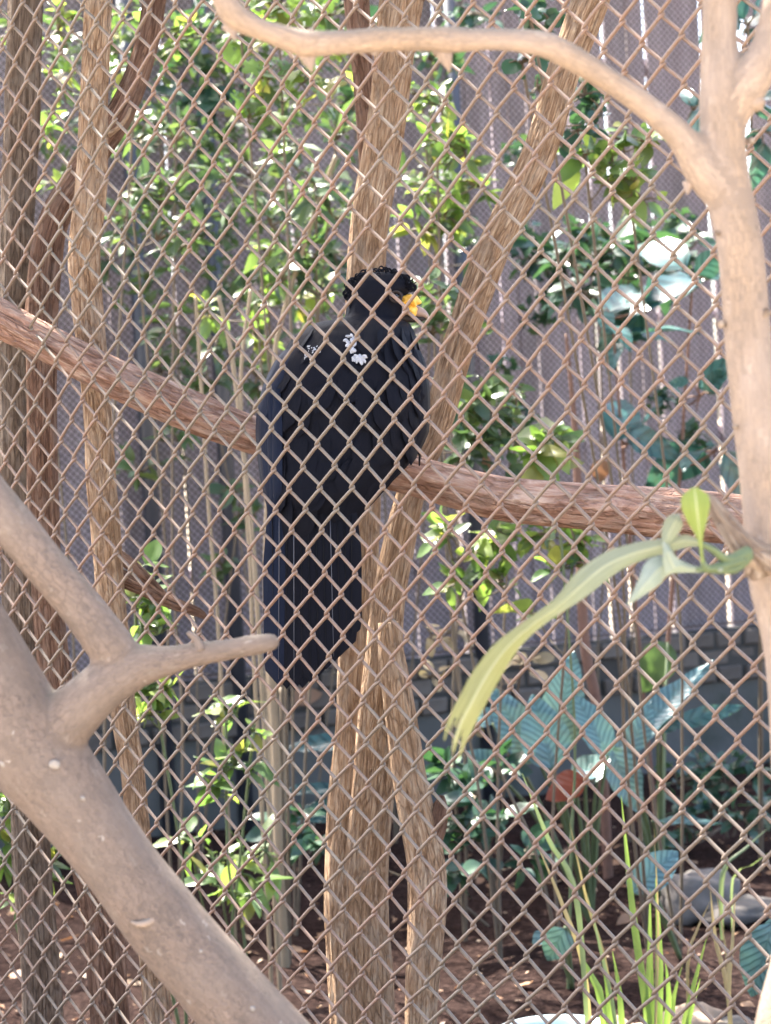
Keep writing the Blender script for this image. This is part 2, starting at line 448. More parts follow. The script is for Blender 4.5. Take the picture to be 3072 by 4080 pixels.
far = empty('wire_mesh_fence', WP(0, .0, LEDGE), 'fine dark diamond wire mesh stretched in front of the board screen', 'fence')
def rods(spacing, sign, n, r):
    V, Fc = [], []
    s0, s1, z0, z1 = -2.6, 4.2, LEDGE + .01, 3.7
    H = z1 - z0
    c = s0 - H
    while c < s1 + H:
        # s = c + t*sign ; z = z0 + t
        ts = [0, H]
        lo, hi = 0, H
        if sign > 0: lo = max(lo, s0 - c); hi = min(hi, s1 - c)
        else: lo = max(lo, c - s1); hi = min(hi, c - s0)
        if hi > lo + .02:
            k = len(V)
            for t in (lo, hi):
                p = WP(c + sign * t, n, z0 + t * 1.0)
                e = WD * r * .7 - Vector((0, 0, sign * r * .7))
                for q in (e, WN * r, -e, -WN * r): V.append(p + q)
            for j in range(4): Fc.append((k + j, k + (j + 1) % 4, k + 4 + (j + 1) % 4, k + 4 + j))
        c += spacing
    return V, Fc
v1, f1 = rods(.030, -1, -.012, .0025); v2, f2 = rods(.030, 1, -.016, .0020)
k = len(v1)
o = add('mesh_panel', mk_mesh('mesh_panel', v1 + v2, f1 + [tuple(i + k for i in q) for q in f2], [M['wire_dark']], False), far); o['kind'] = 'stuff'
for px in (560, 868, 1850, 3420, -300):
    s = wall_s(px)[0]
    v, f, t = tube([WP(s, .035, -.05), WP(s, .035, 3.78)], [.032, .032], 14, 5)
    add('post', mk_mesh('post', v, f, [M['steel']], True, t), far)
v, f, t = tube([WP(-2.6, .0, LEDGE + .02), WP(4.2, .0, LEDGE + .02)], [.006, .006], 8, 9); add('tension_wire', mk_mesh('tension_wire', v, f, [M['wire_dark']], True, t), far)
v, f, t = tube([WP(-2.6, .0, 3.7), WP(4.2, .0, 3.7)], [.02, .02], 10, 9); add('top_rail', mk_mesh('top_rail', v, f, [M['steel']], True, t), far)

# ------------------------------------------------------------------ chain-link fence in front of the bird
# lattice fitted to the knuckles in the photograph: u half-widths to the right, v half-heights down (camera axes)
LA, LB, LO = (.0262215, -.00060147, -.02334666), (.00196562, .03567728, .00115348), (-.12173214, -.25406935, 3.80892576)
def camvec(a): return RGT * a[0] - UPV * a[1] + FWD * a[2]
VA, VB, VO = camvec(LA), camvec(LB), CAM + camvec(LO)
VN = VA.cross(VB).normalized()
if VN.dot(FWD) > 0: VN = -VN                                # towards the camera
LC = np.array([[-.0397, .0246], [.1335, .0529], [-.0056, -.0263], [.1647, -.0679], [.0421, -.0433], [-.0179, -.0346], [-.3659, -.1229], [-.0609, -.1158], [.1395, .0353], [.0193, .0643]])
def lat(u, v, dep=0.0):
    a = min(1, max(-1, u / 25)); b = min(1, max(-1, (v - 6) / 22))
    B = (1, a, b, a * a, a * b, b * b, a ** 3, a * a * b, a * b * b, b ** 3)
    du = sum(x * y for x, y in zip(B, LC[:, 0])); dv = sum(x * y for x, y in zip(B, LC[:, 1]))
    s = [.15 * noise.noise((u * .21, v * .21, q)) + .035 * noise.noise((u * 1.3, v * 1.3, q + 2)) for q in (4.1, 9.7)]
    return VO + VA * (u + du + s[0]) + VB * (v + dv + s[1]) + VN * dep
fence = empty('chain_link_fence', lat(0, 48), 'brown coated chain link fence of large diamonds between the viewer and the bird', 'fence')
WR, HK = .0030, .0033
V0, V1 = -26, 48
U0, U1 = -58, 52
for u in range(U0, U1):
    pts, bends = [], []
    v = V0 + ((u + V0) % 2)          # knuckles where u+v is even; wire u zigzags between columns u and u+1
    left = True
    seq = []
    while v <= V1:
        seq.append((u if left else u + 1, v, left)); v += 1; left = not left
    ho = .105                        # hook past the column so that neighbours interlock
    for i, (uu, vv, lf) in enumerate(seq):
        hx = -ho if lf else ho
        pts.append(lat(uu + hx, vv, 0))
        if i + 1 < len(seq):
            u2, v2, l2 = seq[i + 1]
            a = (uu + hx, vv); b = (u2 + (ho if lf else -ho), v2)
            dep = -HK if lf else HK  # left->right going down is '\' : back layer
            for tt, k in ((.07, .6), (.2, 1), (.8, 1), (.93, .6)):
                pts.append(lat(a[0] + (b[0] - a[0]) * tt, a[1] + (b[1] - a[1]) * tt, dep * k))
    v_, f_, t_ = tube(pts, [WR] * len(pts), 7, 1, raw=True)
    add('wire', mk_mesh('wire', v_, f_, [M['wire']], True), fence)
for uu in (U0 - .5, U1 + .8):
    v_, f_, t_ = tube([lat(uu, V0 - 3, -.03), lat(uu, V1 + 2, -.03)], [.03, .03], 14, 5)
    add('post', mk_mesh('post', v_, f_, [M['steel']], True), fence)
for vv in (V0 - .2, V1 - .2):
    v_, f_, t_ = tube([lat(U0 - .5, vv, -.014), lat(U1 + .8, vv, -.014)], [.012, .012], 10, 5)
    add('rail', mk_mesh('rail', v_, f_, [M['steel']], True), fence)


# ------------------------------------------------------------------ trees
def fib_disp(seed, amp=.16, k=7.0):
    def d(a, L, r):
        c, s = math.cos(a), math.sin(a)
        tw = a + .25 * math.sin(L * 2 + seed)
        x, y = math.cos(tw) * k * .5, math.sin(tw) * k * .5
        rid = 1 - 2 * abs(noise.noise((x + seed, y, L * 2.3)))
        fine = noise.noise((x * 3.1 + seed, y * 3.1, L * 5))
        return amp * (rid - .5) * .8 + amp * .45 * fine + .10 * noise.noise((c + seed, s, L * 4))
    return d
def lim_disp(seed, amp=.05):
    def d(a, L, r):
        c, s = math.cos(a), math.sin(a)
        return amp * 1.2 * noise.noise((c * .8 + seed, s * .8, L * 7)) + amp * .35 * noise.noise((c * 4 + seed, s * 4, L * 30))
    return d


def trunk_from_px(pts, z):
    """pts: (px, py, half width px[, z]) -> world path and radii"""
    A, Rr = [], []
    for q in pts:
        zz = q[3] if len(q) > 3 else z
        A.append(P(q[0], q[1], zz)); Rr.append(q[2] * zz / F)
    return A, Rr
def to_ground(A, Rr, dx=0.0, dy=0.0, flare=1.35):
    b = A[-1]
    A.append(Vector((b.x + dx * .5, b.y + dy * .5, b.z * .45))); Rr.append(Rr[-1] * 1.05)
    A.append(Vector((b.x + dx, b.y + dy, -.12))); Rr.append(Rr[-1] * flare)
    return A, Rr
def to_sky(A, Rr, dx, dy, h):
    t = A[0]
    A.insert(0, Vector((t.x + dx * .45, t.y + dy * .45, t.z + h * .5))); Rr.insert(0, Rr[0] * .85)
    A.insert(0, Vector((t.x + dx, t.y + dy, t.z + h))); Rr.insert(0, Rr[0] * .5)
    return A, Rr

def leaf_mass(name, parent, C, size, mat, up=.5):
    """thousands of small folded leaves in one mesh. C: n x 3 centres"""
    n = len(C); C = np.asarray(C)
    nrm = NR.normal(size=(n, 3)); nrm[:, 2] = np.abs(nrm[:, 2]) + up; nrm /= np.linalg.norm(nrm, axis=1)[:, None]
    d = NR.normal(size=(n, 3)); d -= nrm * (d * nrm).sum(1)[:, None]; d /= np.linalg.norm(d, axis=1)[:, None]
    e = np.cross(nrm, d); L = NR.uniform(*size, size=n)[:, None]; Wd = L * NR.uniform(.28, .42, size=n)[:, None]
    q = np.stack([C - d * L * .5, C + e * Wd * .8 + nrm * L * .06 - d * L * .08, C + d * L * .5 - nrm * L * .08, C - e * Wd * .8 + nrm * L * .06 - d * L * .08], 1)
    V = q.reshape(-1, 3) - np.array(parent_loc(parent))
    me = bpy.data.meshes.new(name)
    me.vertices.add(n * 4); me.vertices.foreach_set('co', V.ravel())
    idx = np.arange(n)[:, None] * 4
    tri = np.concatenate([idx + np.array([0, 1, 2]), idx + np.array([0, 2, 3])], 1).reshape(-1)
    me.loops.add(len(tri)); me.loops.foreach_set('vertex_index', tri.astype('i'))
    me.polygons.add(n * 2); me.polygons.foreach_set('loop_start', np.arange(0, len(tri), 3).astype('i'))
    me.materials.append(mat); me.update(calc_edges=True); me.validate()
    o = bpy.data.objects.new(name, me); col.objects.link(o); o.parent = parent; o['kind'] = 'stuff'
    return o
def blob_points(blobs, n):
    out = []
    per = [b[3] * b[4] * b[5] for b in blobs]; tot = sum(per)
    for b, p in zip(blobs, per):
        k = int(n * p / tot)
        u = NR.normal(size=(k, 3)); u /= np.linalg.norm(u, axis=1)[:, None]
        u *= (NR.uniform(0, 1, size=(k, 1)) ** .45)
        out.append(u * np.array(b[3:6]) + np.array(b[:3]))
    return np.concatenate(out)

def stem_part(name, parent, pts, mat, seed, z=4.5, nseg=40, step=.016, amp=.16, sky=None, ground=None):
    A, Rr = trunk_from_px(pts, z)
    if sky: A, Rr = to_sky(A, Rr, *sky)
    if ground is not None: A, Rr = to_ground(A, Rr, *ground)
    v, f, t = tube(A, Rr, nseg, step, fib_disp(seed, amp), seed=seed)
    return add(name, mk_mesh(name, v, f, [M[mat]], True, t), parent)
def loc_children(root):
    """vertices are stored in world space: shift each mesh so that its object sits at the thing's origin"""
    pass

def base_of(pts, z): 
    p = P(pts[-1][0], pts[-1][1], z); return Vector((p.x, p.y, 0))

def crown(root, top, blobs, n, size=(.07, .13), mat='leaf_crown', bark='bark_grey'):
    """limbs from the top of the trunk into each clump, and the leaves"""
    for b in blobs[:7]:
        c = Vector(b[:3]); m = (top + c) / 2 + Vector((0, 0, .12))
        v, f, t = tube([top - Vector((0, 0, .25)), top.lerp(c, .2), m, c], [.035, .03, .02, .006], 8, .12, lim_disp(b[0], .1))
        add('limb', mk_mesh('limb', v, f, [M[bark]], True, t), root)
    leaf_mass('crown', root, blob_points(blobs, n), size, M[mat])

def tops(o_pts, z, sky):
    p = P(o_pts[0][0], o_pts[0][1], z); return Vector((p.x + sky[0], p.y + sky[1], p.z + sky[2]))

# tree at the left edge, grey shaggy bark
A_ = [(112, -200, 66), (105, 0, 66), (88, 400, 66), (75, 800, 68), (65, 1300, 68), (68, 1800, 70), (85, 2400, 73), (110, 3000, 73), (130, 3500, 74), (160, 3900, 78), (180, 4300, 85)]
tA = empty('shaggy_tree', base_of(A_, 4.75), 'grey shaggy barked tree trunk beside the reddish leaning trunk', 'tree')
stem_part('trunk', tA, A_, 'bark_grey', 1.3, 4.75, sky=(-.1, .25, 1.2), ground=(.03, 0))
crown(tA, tops(A_, 4.75, (-.1, .25, 1.2)), [(-1.4, 5.4, 4.2, .8, .9, .5), (-2.4, 6.2, 4.6, .8, .8, .5), (-.9, 4.4, 3.7, .6, .6, .35), (-2.0, 4.6, 3.9, .6, .6, .4)], 1700)

# reddish trunk between the two
C_ = [(640, -220, 42), (615, 0, 45), (570, 220, 46), (480, 450, 50), (330, 680, 54), (215, 880, 58), (172, 1150, 62), (165, 1600, 60), (172, 2000, 60), (192, 2450, 60), (250, 2900, 60), (330, 3350, 64), (415, 3720, 72), (450, 4250, 82)]
tC = empty('red_bark_tree', base_of(C_, 4.66), 'reddish brown stringy tree trunk bending away behind the pale trunk', 'tree')
stem_part('trunk', tC, C_, 'bark_red', 4.7, 4.66, sky=(.2, .25, 1.2), ground=(.02, 0), amp=.22)
crown(tC, tops(C_, 4.66, (.2, .25, 1.2)), [(-.3, 5.6, 4.3, .7, .8, .45), (.0, 6.8, 4.7, .8, .8, .5), (-.8, 7.2, 4.9, .7, .7, .5)], 1400)

# pale tan trunk
B_ = [(400, -220, 52), (393, 0, 53), (376, 370, 54), (362, 740, 60), (338, 1000, 65), (352, 1230, 60), (392, 1700, 57), (412, 2040, 58), (452, 2500, 55), (500, 2900, 48), (527, 3060, 46), (560, 3400, 48), (615, 3900, 50), (640, 4300, 55)]
tB = empty('pale_bark_tree', base_of(B_, 4.45), 'slender pale tan tree trunk with a broken side branch low down', 'tree')
stem_part('trunk', tB, B_, 'bark_tan', 9.1, 4.45, sky=(-.25, .2, 1.3), ground=(.02, 0))
for pts in ([(430, 2190, 26), (520, 2250, 24), (600, 2320, 20), (660, 2370, 8)], [(450, 2290, 34), (560, 2340, 30), (680, 2400, 26), (790, 2440, 18), (830, 2470, 5)]):
    stem_part('broken_branch', tB, pts, 'bark_red', 3.1, 4.47, 18, .012, .25)
stem_part('twig', tB, [(430, 540, 12), (470, 510, 10), (505, 470, 9), (520, 430, 7)], 'bark_tan', 2.0, 4.45, 8, .01, .1)
crown(tB, tops(B_, 4.45, (-.25, .2, 1.3)), [(-1.0, 3.7, 4.0, .6, .6, .35), (-1.8, 4.2, 4.4, .7, .6, .4), (-.2, 4.4, 4.2, .6, .6, .35)], 1200)

# multi-stemmed tree behind the bird: upright stem, leaning stem, low stem
D_ = [(1640, -220, 84), (1599, 0, 82), (1565, 300, 76), (1522, 600, 77), (1467, 1000, 73), (1442, 1500, 72), (1440, 2000, 72), (1432, 2400, 76), (1428, 2800, 86), (1412, 3200, 98), (1402, 3600, 104), (1420, 4080, 100), (1430, 4500, 108)]
E_ = [(2420, -220, 74), (2355, 0, 72), (2240, 300, 64), (2147, 600, 64), (1960, 1000, 68), (1835, 1350, 61), (1740, 1700, 54), (1665, 1880, 54), (1608, 2080, 60), (1547, 2400, 64), (1522, 2700, 74), (1490, 3100, 84, 4.55), (1452, 3500, 92, 4.6), (1466, 3900, 96, 4.6), (1480, 4400, 100, 4.6)]
F_ = [(1548, 2480, 40), (1562, 2620, 52), (1590, 2800, 60), (1632, 3100, 66), (1690, 3400, 74), (1700, 3600, 76), (1680, 4000, 64), (1670, 4400, 66)]
D2_ = [(1395, -220, 50), (1422, 0, 50), (1445, 300, 42), (1462, 600, 36), (1475, 900, 32), (1468, 1200, 28)]
tE = empty('forked_tree', base_of(E_, 4.5), 'tan fibrous multi stemmed tree, one stem leaning right behind the perch log', 'tree')
o = stem_part('trunk', tE, D_, 'bark_tan', 14.2, 4.62, 48, .015, sky=(.15, .2, 1.3), ground=(.0, 0)); o['label'] = 'upright stem behind the bird'
o = stem_part('trunk', tE, E_, 'bark_tan', 21.9, 4.5, 48, .015, sky=(.6, .1, 1.2), ground=(.0, 0)); o['label'] = 'stem leaning to the right'
o = stem_part('trunk', tE, F_, 'bark_tan', 33.3, 4.42, 44, .015, .12, ground=(.02, 0)); o['label'] = 'short orange brown low stem'
stem_part('side_stem', tE, D2_, 'bark_red', 27.0, 4.74, 30, .016, sky=(-.2, .2, 1.2))
stem_part('broken_branch', tE, [(1690, 3380, 50), (1730, 3300, 44), (1752, 3220, 30), (1762, 3170, 9)], 'bark_red', 6.0, 4.42, 20, .01, .3)
crown(tE, tops(D_, 4.62, (.15, .2, 1.3)), [(.4, 5.0, 4.3, .8, .8, .4), (1.2, 5.8, 4.6, .9, .8, .5), (.6, 7.2, 5.0, .9, .9, .5), (1.5, 4.3, 4.1, .6, .6, .35)], 2000)
_n = P(1480, 1300, 4.15) + SUN_DIR * 3.0; _b = P(1350, 1700, 4.05) + SUN_DIR * 2.9; _l = P(2800, 900, 2.5) + SUN_DIR * 2.6; _k = P(2750, 2150, 2.45) + SUN_DIR * 3.0
crown(tE, tops(D_, 4.62, (.15, .2, 1.3)), [(*_n, .4, .4, .25), (*_b, .45, .4, .25), (*_l, .5, .45, .25), (*_k, .4, .4, .25)], 1100)  # leaf clumps added out of view to keep sun off the bird and near limbs
crown(tE, tops(E_, 4.5, (.6, .1, 1.2)), [(2.2, 4.6, 4.2, .8, .8, .4), (2.6, 6.2, 4.7, .9, .9, .5)], 1000)

# ------------------------------------------------------------------ the perch log
L_ = [(-700, 900, 70), (-300, 1110, 72), (0, 1270, 76), (150, 1352, 74), (400, 1480, 76), (600, 1570, 80), (800, 1655, 80), (1024, 1740, 74), (1300, 1815, 74), (1600, 1883, 78), (1820, 1940, 84), (2048, 1990, 88), (2478, 2030, 94), (2958, 2072, 100), (3300, 2095, 104), (3900, 2110, 104)]
LZ = 4.32
A, Rr = trunk_from_px(L_, LZ)
def log_disp(a, L, r):
    g = 0
    for th, dp, wd in ((.42 + .14 * math.sin(L * 1.7), .17, .2), (-.5 + .2 * math.sin(L * 2.1 + 2), .15, .16), (1.0 + .2 * math.sin(L * 1.3), .10, .2)):
        d = (a - th + math.pi) % (2 * math.pi) - math.pi
        g -= dp * math.exp(-(d / wd) ** 2) * (.5 + .8 * abs(noise.noise((L * 1.4, th, 0))) + .25 * math.sin(L * 2.2 + 1))
    return g + fib_disp(7.7, .10, 5)(a, L, r)
v, f, t = tube(A, Rr, 56, .016, log_disp)
plog = add('perch_log', mk_mesh('perch_log', v, f, [M['log']], True, t))
tag(plog, 'reddish brown split log slung across the enclosure that the black bird perches on', 'log')

# ------------------------------------------------------------------ the bird
def feather_mat(name, c, sheen, rough=.55, spec=.07):
    t = NT(name); v = t.attr('tc')
    n = t.noise(t.map(v, (420, 420, 30)), 1, 4, .6); b = t.noise(v, 16, 3)
    cc = t.mix(b, c, sheen)
    return t.done(t.bsdf(cc, rough, t.bump(n, .3, .003), spec=spec))
M['feather'] = feather_mat('feather', (.0075, .0078, .0112), (.0105, .011, .016), .5, .02)
M['feather_skylit'] = feather_mat('feather_skylit', (.007, .010, .021), (.011, .015, .031), .5, .06)  # bluish skylight of the left side put into the base colour
M['shaft'] = plain('shaft', (.07, .07, .085), .4); M['shaft_dark'] = plain('shaft_dark', (.006, .006, .008), .5, spec=.1)
M['knob'] = plain('knob', (.80, .44, .06), .42, var=.12, scale=300, bump=.3)
M['beak'] = plain('beak', (.30, .20, .155), .4, var=.2, scale=80)
M['skin'] = plain('skin', (.03, .022, .02), .6, spec=.2)
M['eye'] = plain('eye', (.012, .009, .008), .08, bump=0)
M['leg'] = plain('leg', (.16, .12, .10), .6)
M['sun_speck_white'] = plain('sun_speck_white', (.42, .43, .47), .9)

BZ = 4.1
bird = empty('curassow', Vector((P(1400, 1830, 4.2))), 'large black curly crested bird with yellow bill knob perched back to the viewer', 'bird')
# rings from crown of the head to the tail root: (y, x left, x right, centre depth, half depth, squareness)
BODY = [(1086, 1505, 1545, 4.22, .012, 2), (1092, 1462, 1590, 4.22, .028, 2), (1106, 1425, 1622, 4.22, .042, 2), (1128, 1402, 1640, 4.22, .052, 2), (1155, 1392, 1640, 4.22, .057, 2),
        (1185, 1388, 1614, 4.22, .058, 2), (1215, 1384, 1602, 4.218, .056, 2), (1245, 1380, 1600, 4.212, .055, 2), (1268, 1374, 1592, 4.205, .056, 2),
        (1276, 1335, 1600, 4.197, .060, 2), (1283, 1285, 1618, 4.188, .066, 2.1), (1292, 1245, 1634, 4.18, .072, 2.2), (1312, 1204, 1648, 4.17, .08, 2.3), (1345, 1166, 1662, 4.16, .09, 2.35),
        (1390, 1140, 1668, 4.15, .102, 2.4), (1450, 1106, 1680, 4.142, .114, 2.4), (1540, 1070, 1688, 4.135, .124, 2.4), (1640, 1050, 1688, 4.13, .126, 2.4), (1720, 1046, 1682, 4.125, .12, 2.4),
        (1790, 1048, 1652, 4.11, .11, 2.3), (1850, 1052, 1606, 4.095, .10, 2.2), (1910, 1056, 1552, 4.08, .09, 2.2), (1970, 1062, 1500, 4.065, .078, 2.1), (2030, 1070, 1455, 4.056, .060, 2.1),
        (2090, 1082, 1420, 4.054, .044, 2), (2150, 1100, 1396, 4.056, .028, 2), (2200, 1130, 1370, 4.06, .010, 2)]
def body_at(y):
    for a, b in zip(BODY[:-1], BODY[1:]):
        if a[0] <= y <= b[0]:
            k = (y - a[0]) / (b[0] - a[0]); return [p + (q - p) * k for p, q in zip(a, b)]
    return list(BODY[-1] if y > BODY[0][0] else BODY[0])
def body_point(y, th, off=0.0):
    """th = 0 faces the viewer, pi/2 is the viewer's right"""
    _, xl, xr, zc, hd, q = body_at(y)
    c, s = math.cos(th), math.sin(th)
    hw = (xr - xl) / 2 * zc / F
    e = 2 / q
    x = math.copysign(abs(s) ** e, s) * (hw + off); z = -math.copysign(abs(c) ** e, c) * (hd + off)
    return P((xl + xr) / 2, y, zc) + RGT * x + FWD * z
V, Fc, T = [], [], []
ys = []
y = BODY[0][0]
while y < BODY[-1][0]:
    ys.append(y); y += 4 if y < 1130 else 9 if y < 1400 else 14
ys.append(BODY[-1][0]); NS = 72
for y in ys:
    for j in range(NS):
        th = 2 * math.pi * j / NS
        fluff = .0018 * noise.noise((math.cos(th) * 9, math.sin(th) * 9, y * .05)) + .004 * noise.noise((math.cos(th) * 2, math.sin(th) * 2, y * .008))
        # hollow between the folded wings down the middle of the back
        if y > 1420: fluff -= .006 * math.exp(-((th - .15) / .25) ** 2) if th < 3 else 0
        p = body_point(y, th, fluff); V.append(p); T.append((math.cos(th) * .1, math.sin(th) * .1, y / 2200))
for i in range(len(ys) - 1):
    for j in range(NS):
        k = (j + 1) % NS; Fc.append((i * NS + k, i * NS + j, (i + 1) * NS + j, (i + 1) * NS + k))
Fc.append(tuple(range(NS))); Fc.append(tuple((len(ys) - 1) * NS + j for j in range(NS))[::-1])
add('body', mk_mesh('body', V, Fc, [M['feather']], True, T), bird)

def blade_mesh(name, L, Wd, mat, curve=0.0, cup=.12, n=12, tip=.55, shaft=True, base=.5):
    """feather or strap: lies in local XY, grows along +Y, faces +Z"""
    V, Fc, T = [], [], []
    for i in range(n + 1):
        s = i / n
        wv = Wd * .5 * min(1, base + (1 - base) * s / .35) * (1 if s < tip else math.sqrt(max(0.0, 1 - ((s - tip) / (1 - tip)) ** 2.4)))
        for j, k in enumerate((-1, -.55, 0, .55, 1)):
            V.append((wv * k, L * s, curve * L * s * s - cup * Wd * k * k)); T.append((k * Wd * .5, 0, L * s))
    for i in range(n):
        for j in range(4): Fc.append((i * 5 + j, i * 5 + j + 1, i * 5 + 6 + j, i * 5 + 5 + j))
    return mk_mesh(name, V, Fc, [mat], True, T)
def frame(xa, ya):
    """quaternion with local Y along ya and local Z near the viewer side given by za"""
    y = ya.normalized(); z = (xa - y * xa.dot(y)).normalized(); x = y.cross(z)
    return Matrix((x, y, z)).transposed().to_quaternion()

# covert feathers laid like tiles over back and wings
cov = [blade_mesh('covert_feather', .075, .046, M['feather'], -.08, .05, 6, .5), blade_mesh('covert_feather', .095, .05, M['feather'], -.08, .05, 6, .45)]
cov_skylit = [blade_mesh('covert_feather', .085, .036, M['feather_skylit'], -.12, .25, 6, .5), blade_mesh('covert_feather', .10, .032, M['feather_skylit'], -.10, .2, 6, .55)]
rowy = [1325, 1370, 1420, 1475, 1530, 1590, 1650, 1710, 1770, 1830, 1890, 1950, 2010]
for ri, y in enumerate(rowy):
    for k in range(13):
        th = -1.75 + 3.5 * (k + .5 * (ri % 2)) / 12.5 + random.uniform(-.04, .04)
        if th > 1.7: continue
        p = body_point(y, th, -.004); q = body_point(y + 70, th + random.uniform(-.02, .02), .0004)
        if abs(th) < .85 and random.random() < .55: continue
        nrm = (body_point(y + 30, th, .05) - body_point(y + 30, th, 0)).normalized()
        me = random.choice(cov_skylit if th < -.95 else cov)
        add('covert_feather', me, bird, p, frame(nrm, q - p))
# folded wings: a shell on each side with its long flight feathers
for side in (-1, 1):
    V, Fc, T = [], [], []
    n1, n2 = 26, 12
    for i in range(n1 + 1):
        s = i / n1; y = 1400 + s * 640
        a0, a1 = ((.88, 1.95) if side < 0 else (1.1, 1.95))
        bul = .010 * math.sin(math.pi * min(1, s * 1.05)) ** .6 + .002
        for j in range(n2 + 1):
            th = side * (a0 + (a1 - a0) * j / n2)
            p = body_point(y, th, bul * math.sin(math.pi * (j + .0) / n2) ** .5 + .0015 * math.sin(j * 2.2) )
            V.append(p); T.append((th * .1, .1, y / 2200))
    for i in range(n1):
        for j in range(n2):
            a = i * (n2 + 1) + j; Fc.append((a, a + 1, a + n2 + 2, a + n2 + 1))
    wg = add('wing', mk_mesh('wing', V, Fc, [M['feather_skylit' if side < 0 else 'feather']], True, T), bird)
    for k in range(6):
        th = side * ((.9 if side < 0 else 1.05) + .14 * k); y0 = 1560 + k * 22
        p = body_point(y0, th, .011); e = body_point(min(2095, y0 + 440 - 10 * k), th * (.98), .014 - .001 * k)
        nrm = (body_point(y0 + 100, th, .05) - body_point(y0 + 100, th, 0)).normalized()
        me = blade_mesh('flight_feather', (e - p).length, .034, M['feather_skylit' if side < 0 else 'feather'], -.03, .2, 12, .75)
        fo = add('flight_feather', me, wg, p, frame(nrm, e - p))
# tail
tips = [(1092, 2715), (1110, 2735), (1140, 2745), (1172, 2748), (1205, 2742), (1238, 2722), (1270, 2695), (1300, 2668), (1330, 2640), (1356, 2615), (1382, 2590), (1400, 2540)]
for k, (tx, ty) in enumerate(tips):
    s = k / 11; dz = .012 * math.sin(math.pi * s)
    p = P(1085 + 315 * s, 2010 + 20 * math.sin(math.pi * s), 4.02 - dz - .0012 * (k % 2)); e = P(tx, ty, 3.992 - dz * 1.4 - .002 * (k % 2))
    nrm = (-FWD * 1.0 + RGT * ((s - .5) * .55)).normalized()
    L = (e - p).length
    tf = add('tail_feather', blade_mesh('tail_feather', L, .040, M['feather_skylit'] if k < 2 else M['feather'], .0, .10, 16, .86), bird, p, frame(nrm, e - p))
    v, f, t = tube([Vector((0, .02, .001)), Vector((0, L * .5, .001)), Vector((0, L * .96, .001))], [.0011, .0008, .0004], 5, .05)
    sh = bpy.data.objects.new('shaft', mk_mesh('shaft', v, f, [M['shaft' if k in (1, 3, 8) else 'shaft_dark']], True)); col.objects.link(sh); sh.parent = tf
# crest of curled feathers
def curl(L, rad, turn):
    pts, rr = [], []
    for i in range(9): pts.append(Vector((0, L * i / 8, 0))); rr.append(.0011)
    for i in range(1, 13):
        a = turn * i / 12; pts.append(Vector((rad - rad * math.cos(a), L + rad * math.sin(a), 0))); rr.append(.0011 + .0005 * math.sin(math.pi * i / 12))
    v, f, t = tube(pts, rr, 6, 1, raw=True); return mk_mesh('crest_feather', v, f, [M['feather']], True, t)
curls = [curl(.012, .0048, 4.6), curl(.016, .0055, 5.0), curl(.009, .0042, 4.9), curl(.013, .0052, 3.8)]
for k in range(260):
    # along the crown of the head, forehead to nape, several ranks deep
    a = R_(15 + 200 * ((k * .618) % 1)); rr_ = random.uniform(.86, 1.0)
    dz = random.uniform(-.036, .030)
    sa = math.sin(a)
    x = 1518 + 126 * math.cos(a) * rr_; y = 1170 - (80 * sa if sa > 0 else 110 * sa) * rr_
    p = P(x, y, 4.22 + dz)
    d = (RGT * math.cos(a) * .9 + UPV * max(.15, sa) + FWD * dz * 12 + RGT * random.uniform(-.3, .3)).normalized()
    z = (FWD * random.uniform(-1, 1) + RGT * .4).normalized()
    add('crest_feather', curls[k % 4], bird, p - d * .006, frame((-FWD + RGT * random.uniform(-.6, .6) + UPV * random.uniform(-.4, .4)) if k % 3 else z, d), random.uniform(.5, 1.05))

def ellipsoid(c, ax, n=20, lump=0.0, seed=0):
    V, Fc = [], []
    for i in range(n + 1):
        ph = math.pi * i / n
        for j in range(n * 2):
            th = math.pi * j / n
            d = Vector((math.sin(ph) * math.cos(th), math.cos(ph), math.sin(ph) * math.sin(th)))
            r = 1 + lump * noise.noise(d * 1.8 + Vector((seed, 0, 0)))
            V.append(c + (ax[0] * d.x + ax[1] * d.y + ax[2] * d.z) * r)
    for i in range(n):
        for j in range(n * 2):
            k = (j + 1) % (n * 2); Fc.append((i * n * 2 + j, i * n * 2 + k, (i + 1) * n * 2 + k, (i + 1) * n * 2 + j))
    return V, Fc
HZ = 4.212
mm = HZ / F
v1, f1 = ellipsoid(P(1636, 1198, HZ - .010), (RGT * 36 * mm, UPV * 27 * mm, FWD * .018), 18, .4, 2.0)
v2, f2 = ellipsoid(P(1640, 1236, HZ - .008), (RGT * 22 * mm - UPV * 3 * mm, UPV * 27 * mm, FWD * .016), 14, .3, 5.0)
k = len(v1); add('bill_knob', mk_mesh('bill_knob', v1 + v2, f1 + [tuple(i + k for i in q) for q in f2], [M['knob']]), bird)
def bill(pts, mat, name, fl):
    V, Fc = [], []; n = 16
    for (x, y0, y1, hz) in pts:
        for j in range(n):
            a = 2 * math.pi * j / n
            V.append(P(x, (y0 + y1) / 2, HZ) + UPV * ((y1 - y0) / 2 * mm * math.cos(a)) + FWD * (hz * math.sin(a)))
    for i in range(len(pts) - 1):
        for j in range(n):
            k2 = (j + 1) % n; Fc.append((i * n + j, i * n + k2, (i + 1) * n + k2, (i + 1) * n + j))
    Fc.append(tuple(range(n))); Fc.append(tuple((len(pts) - 1) * n + j for j in range(n)))
    add(name, mk_mesh(name, V, Fc, [M[mat]]), bird)
bill([(1605, 1200, 1256, .013), (1630, 1206, 1262, .012), (1655, 1214, 1264, .0105), (1675, 1222, 1264, .009), (1690, 1231, 1266, .007), (1700, 1241, 1270, .005), (1707, 1252, 1276, .003), (1709, 1264, 1280, .0012)], 'beak', 'upper_bill', 1)
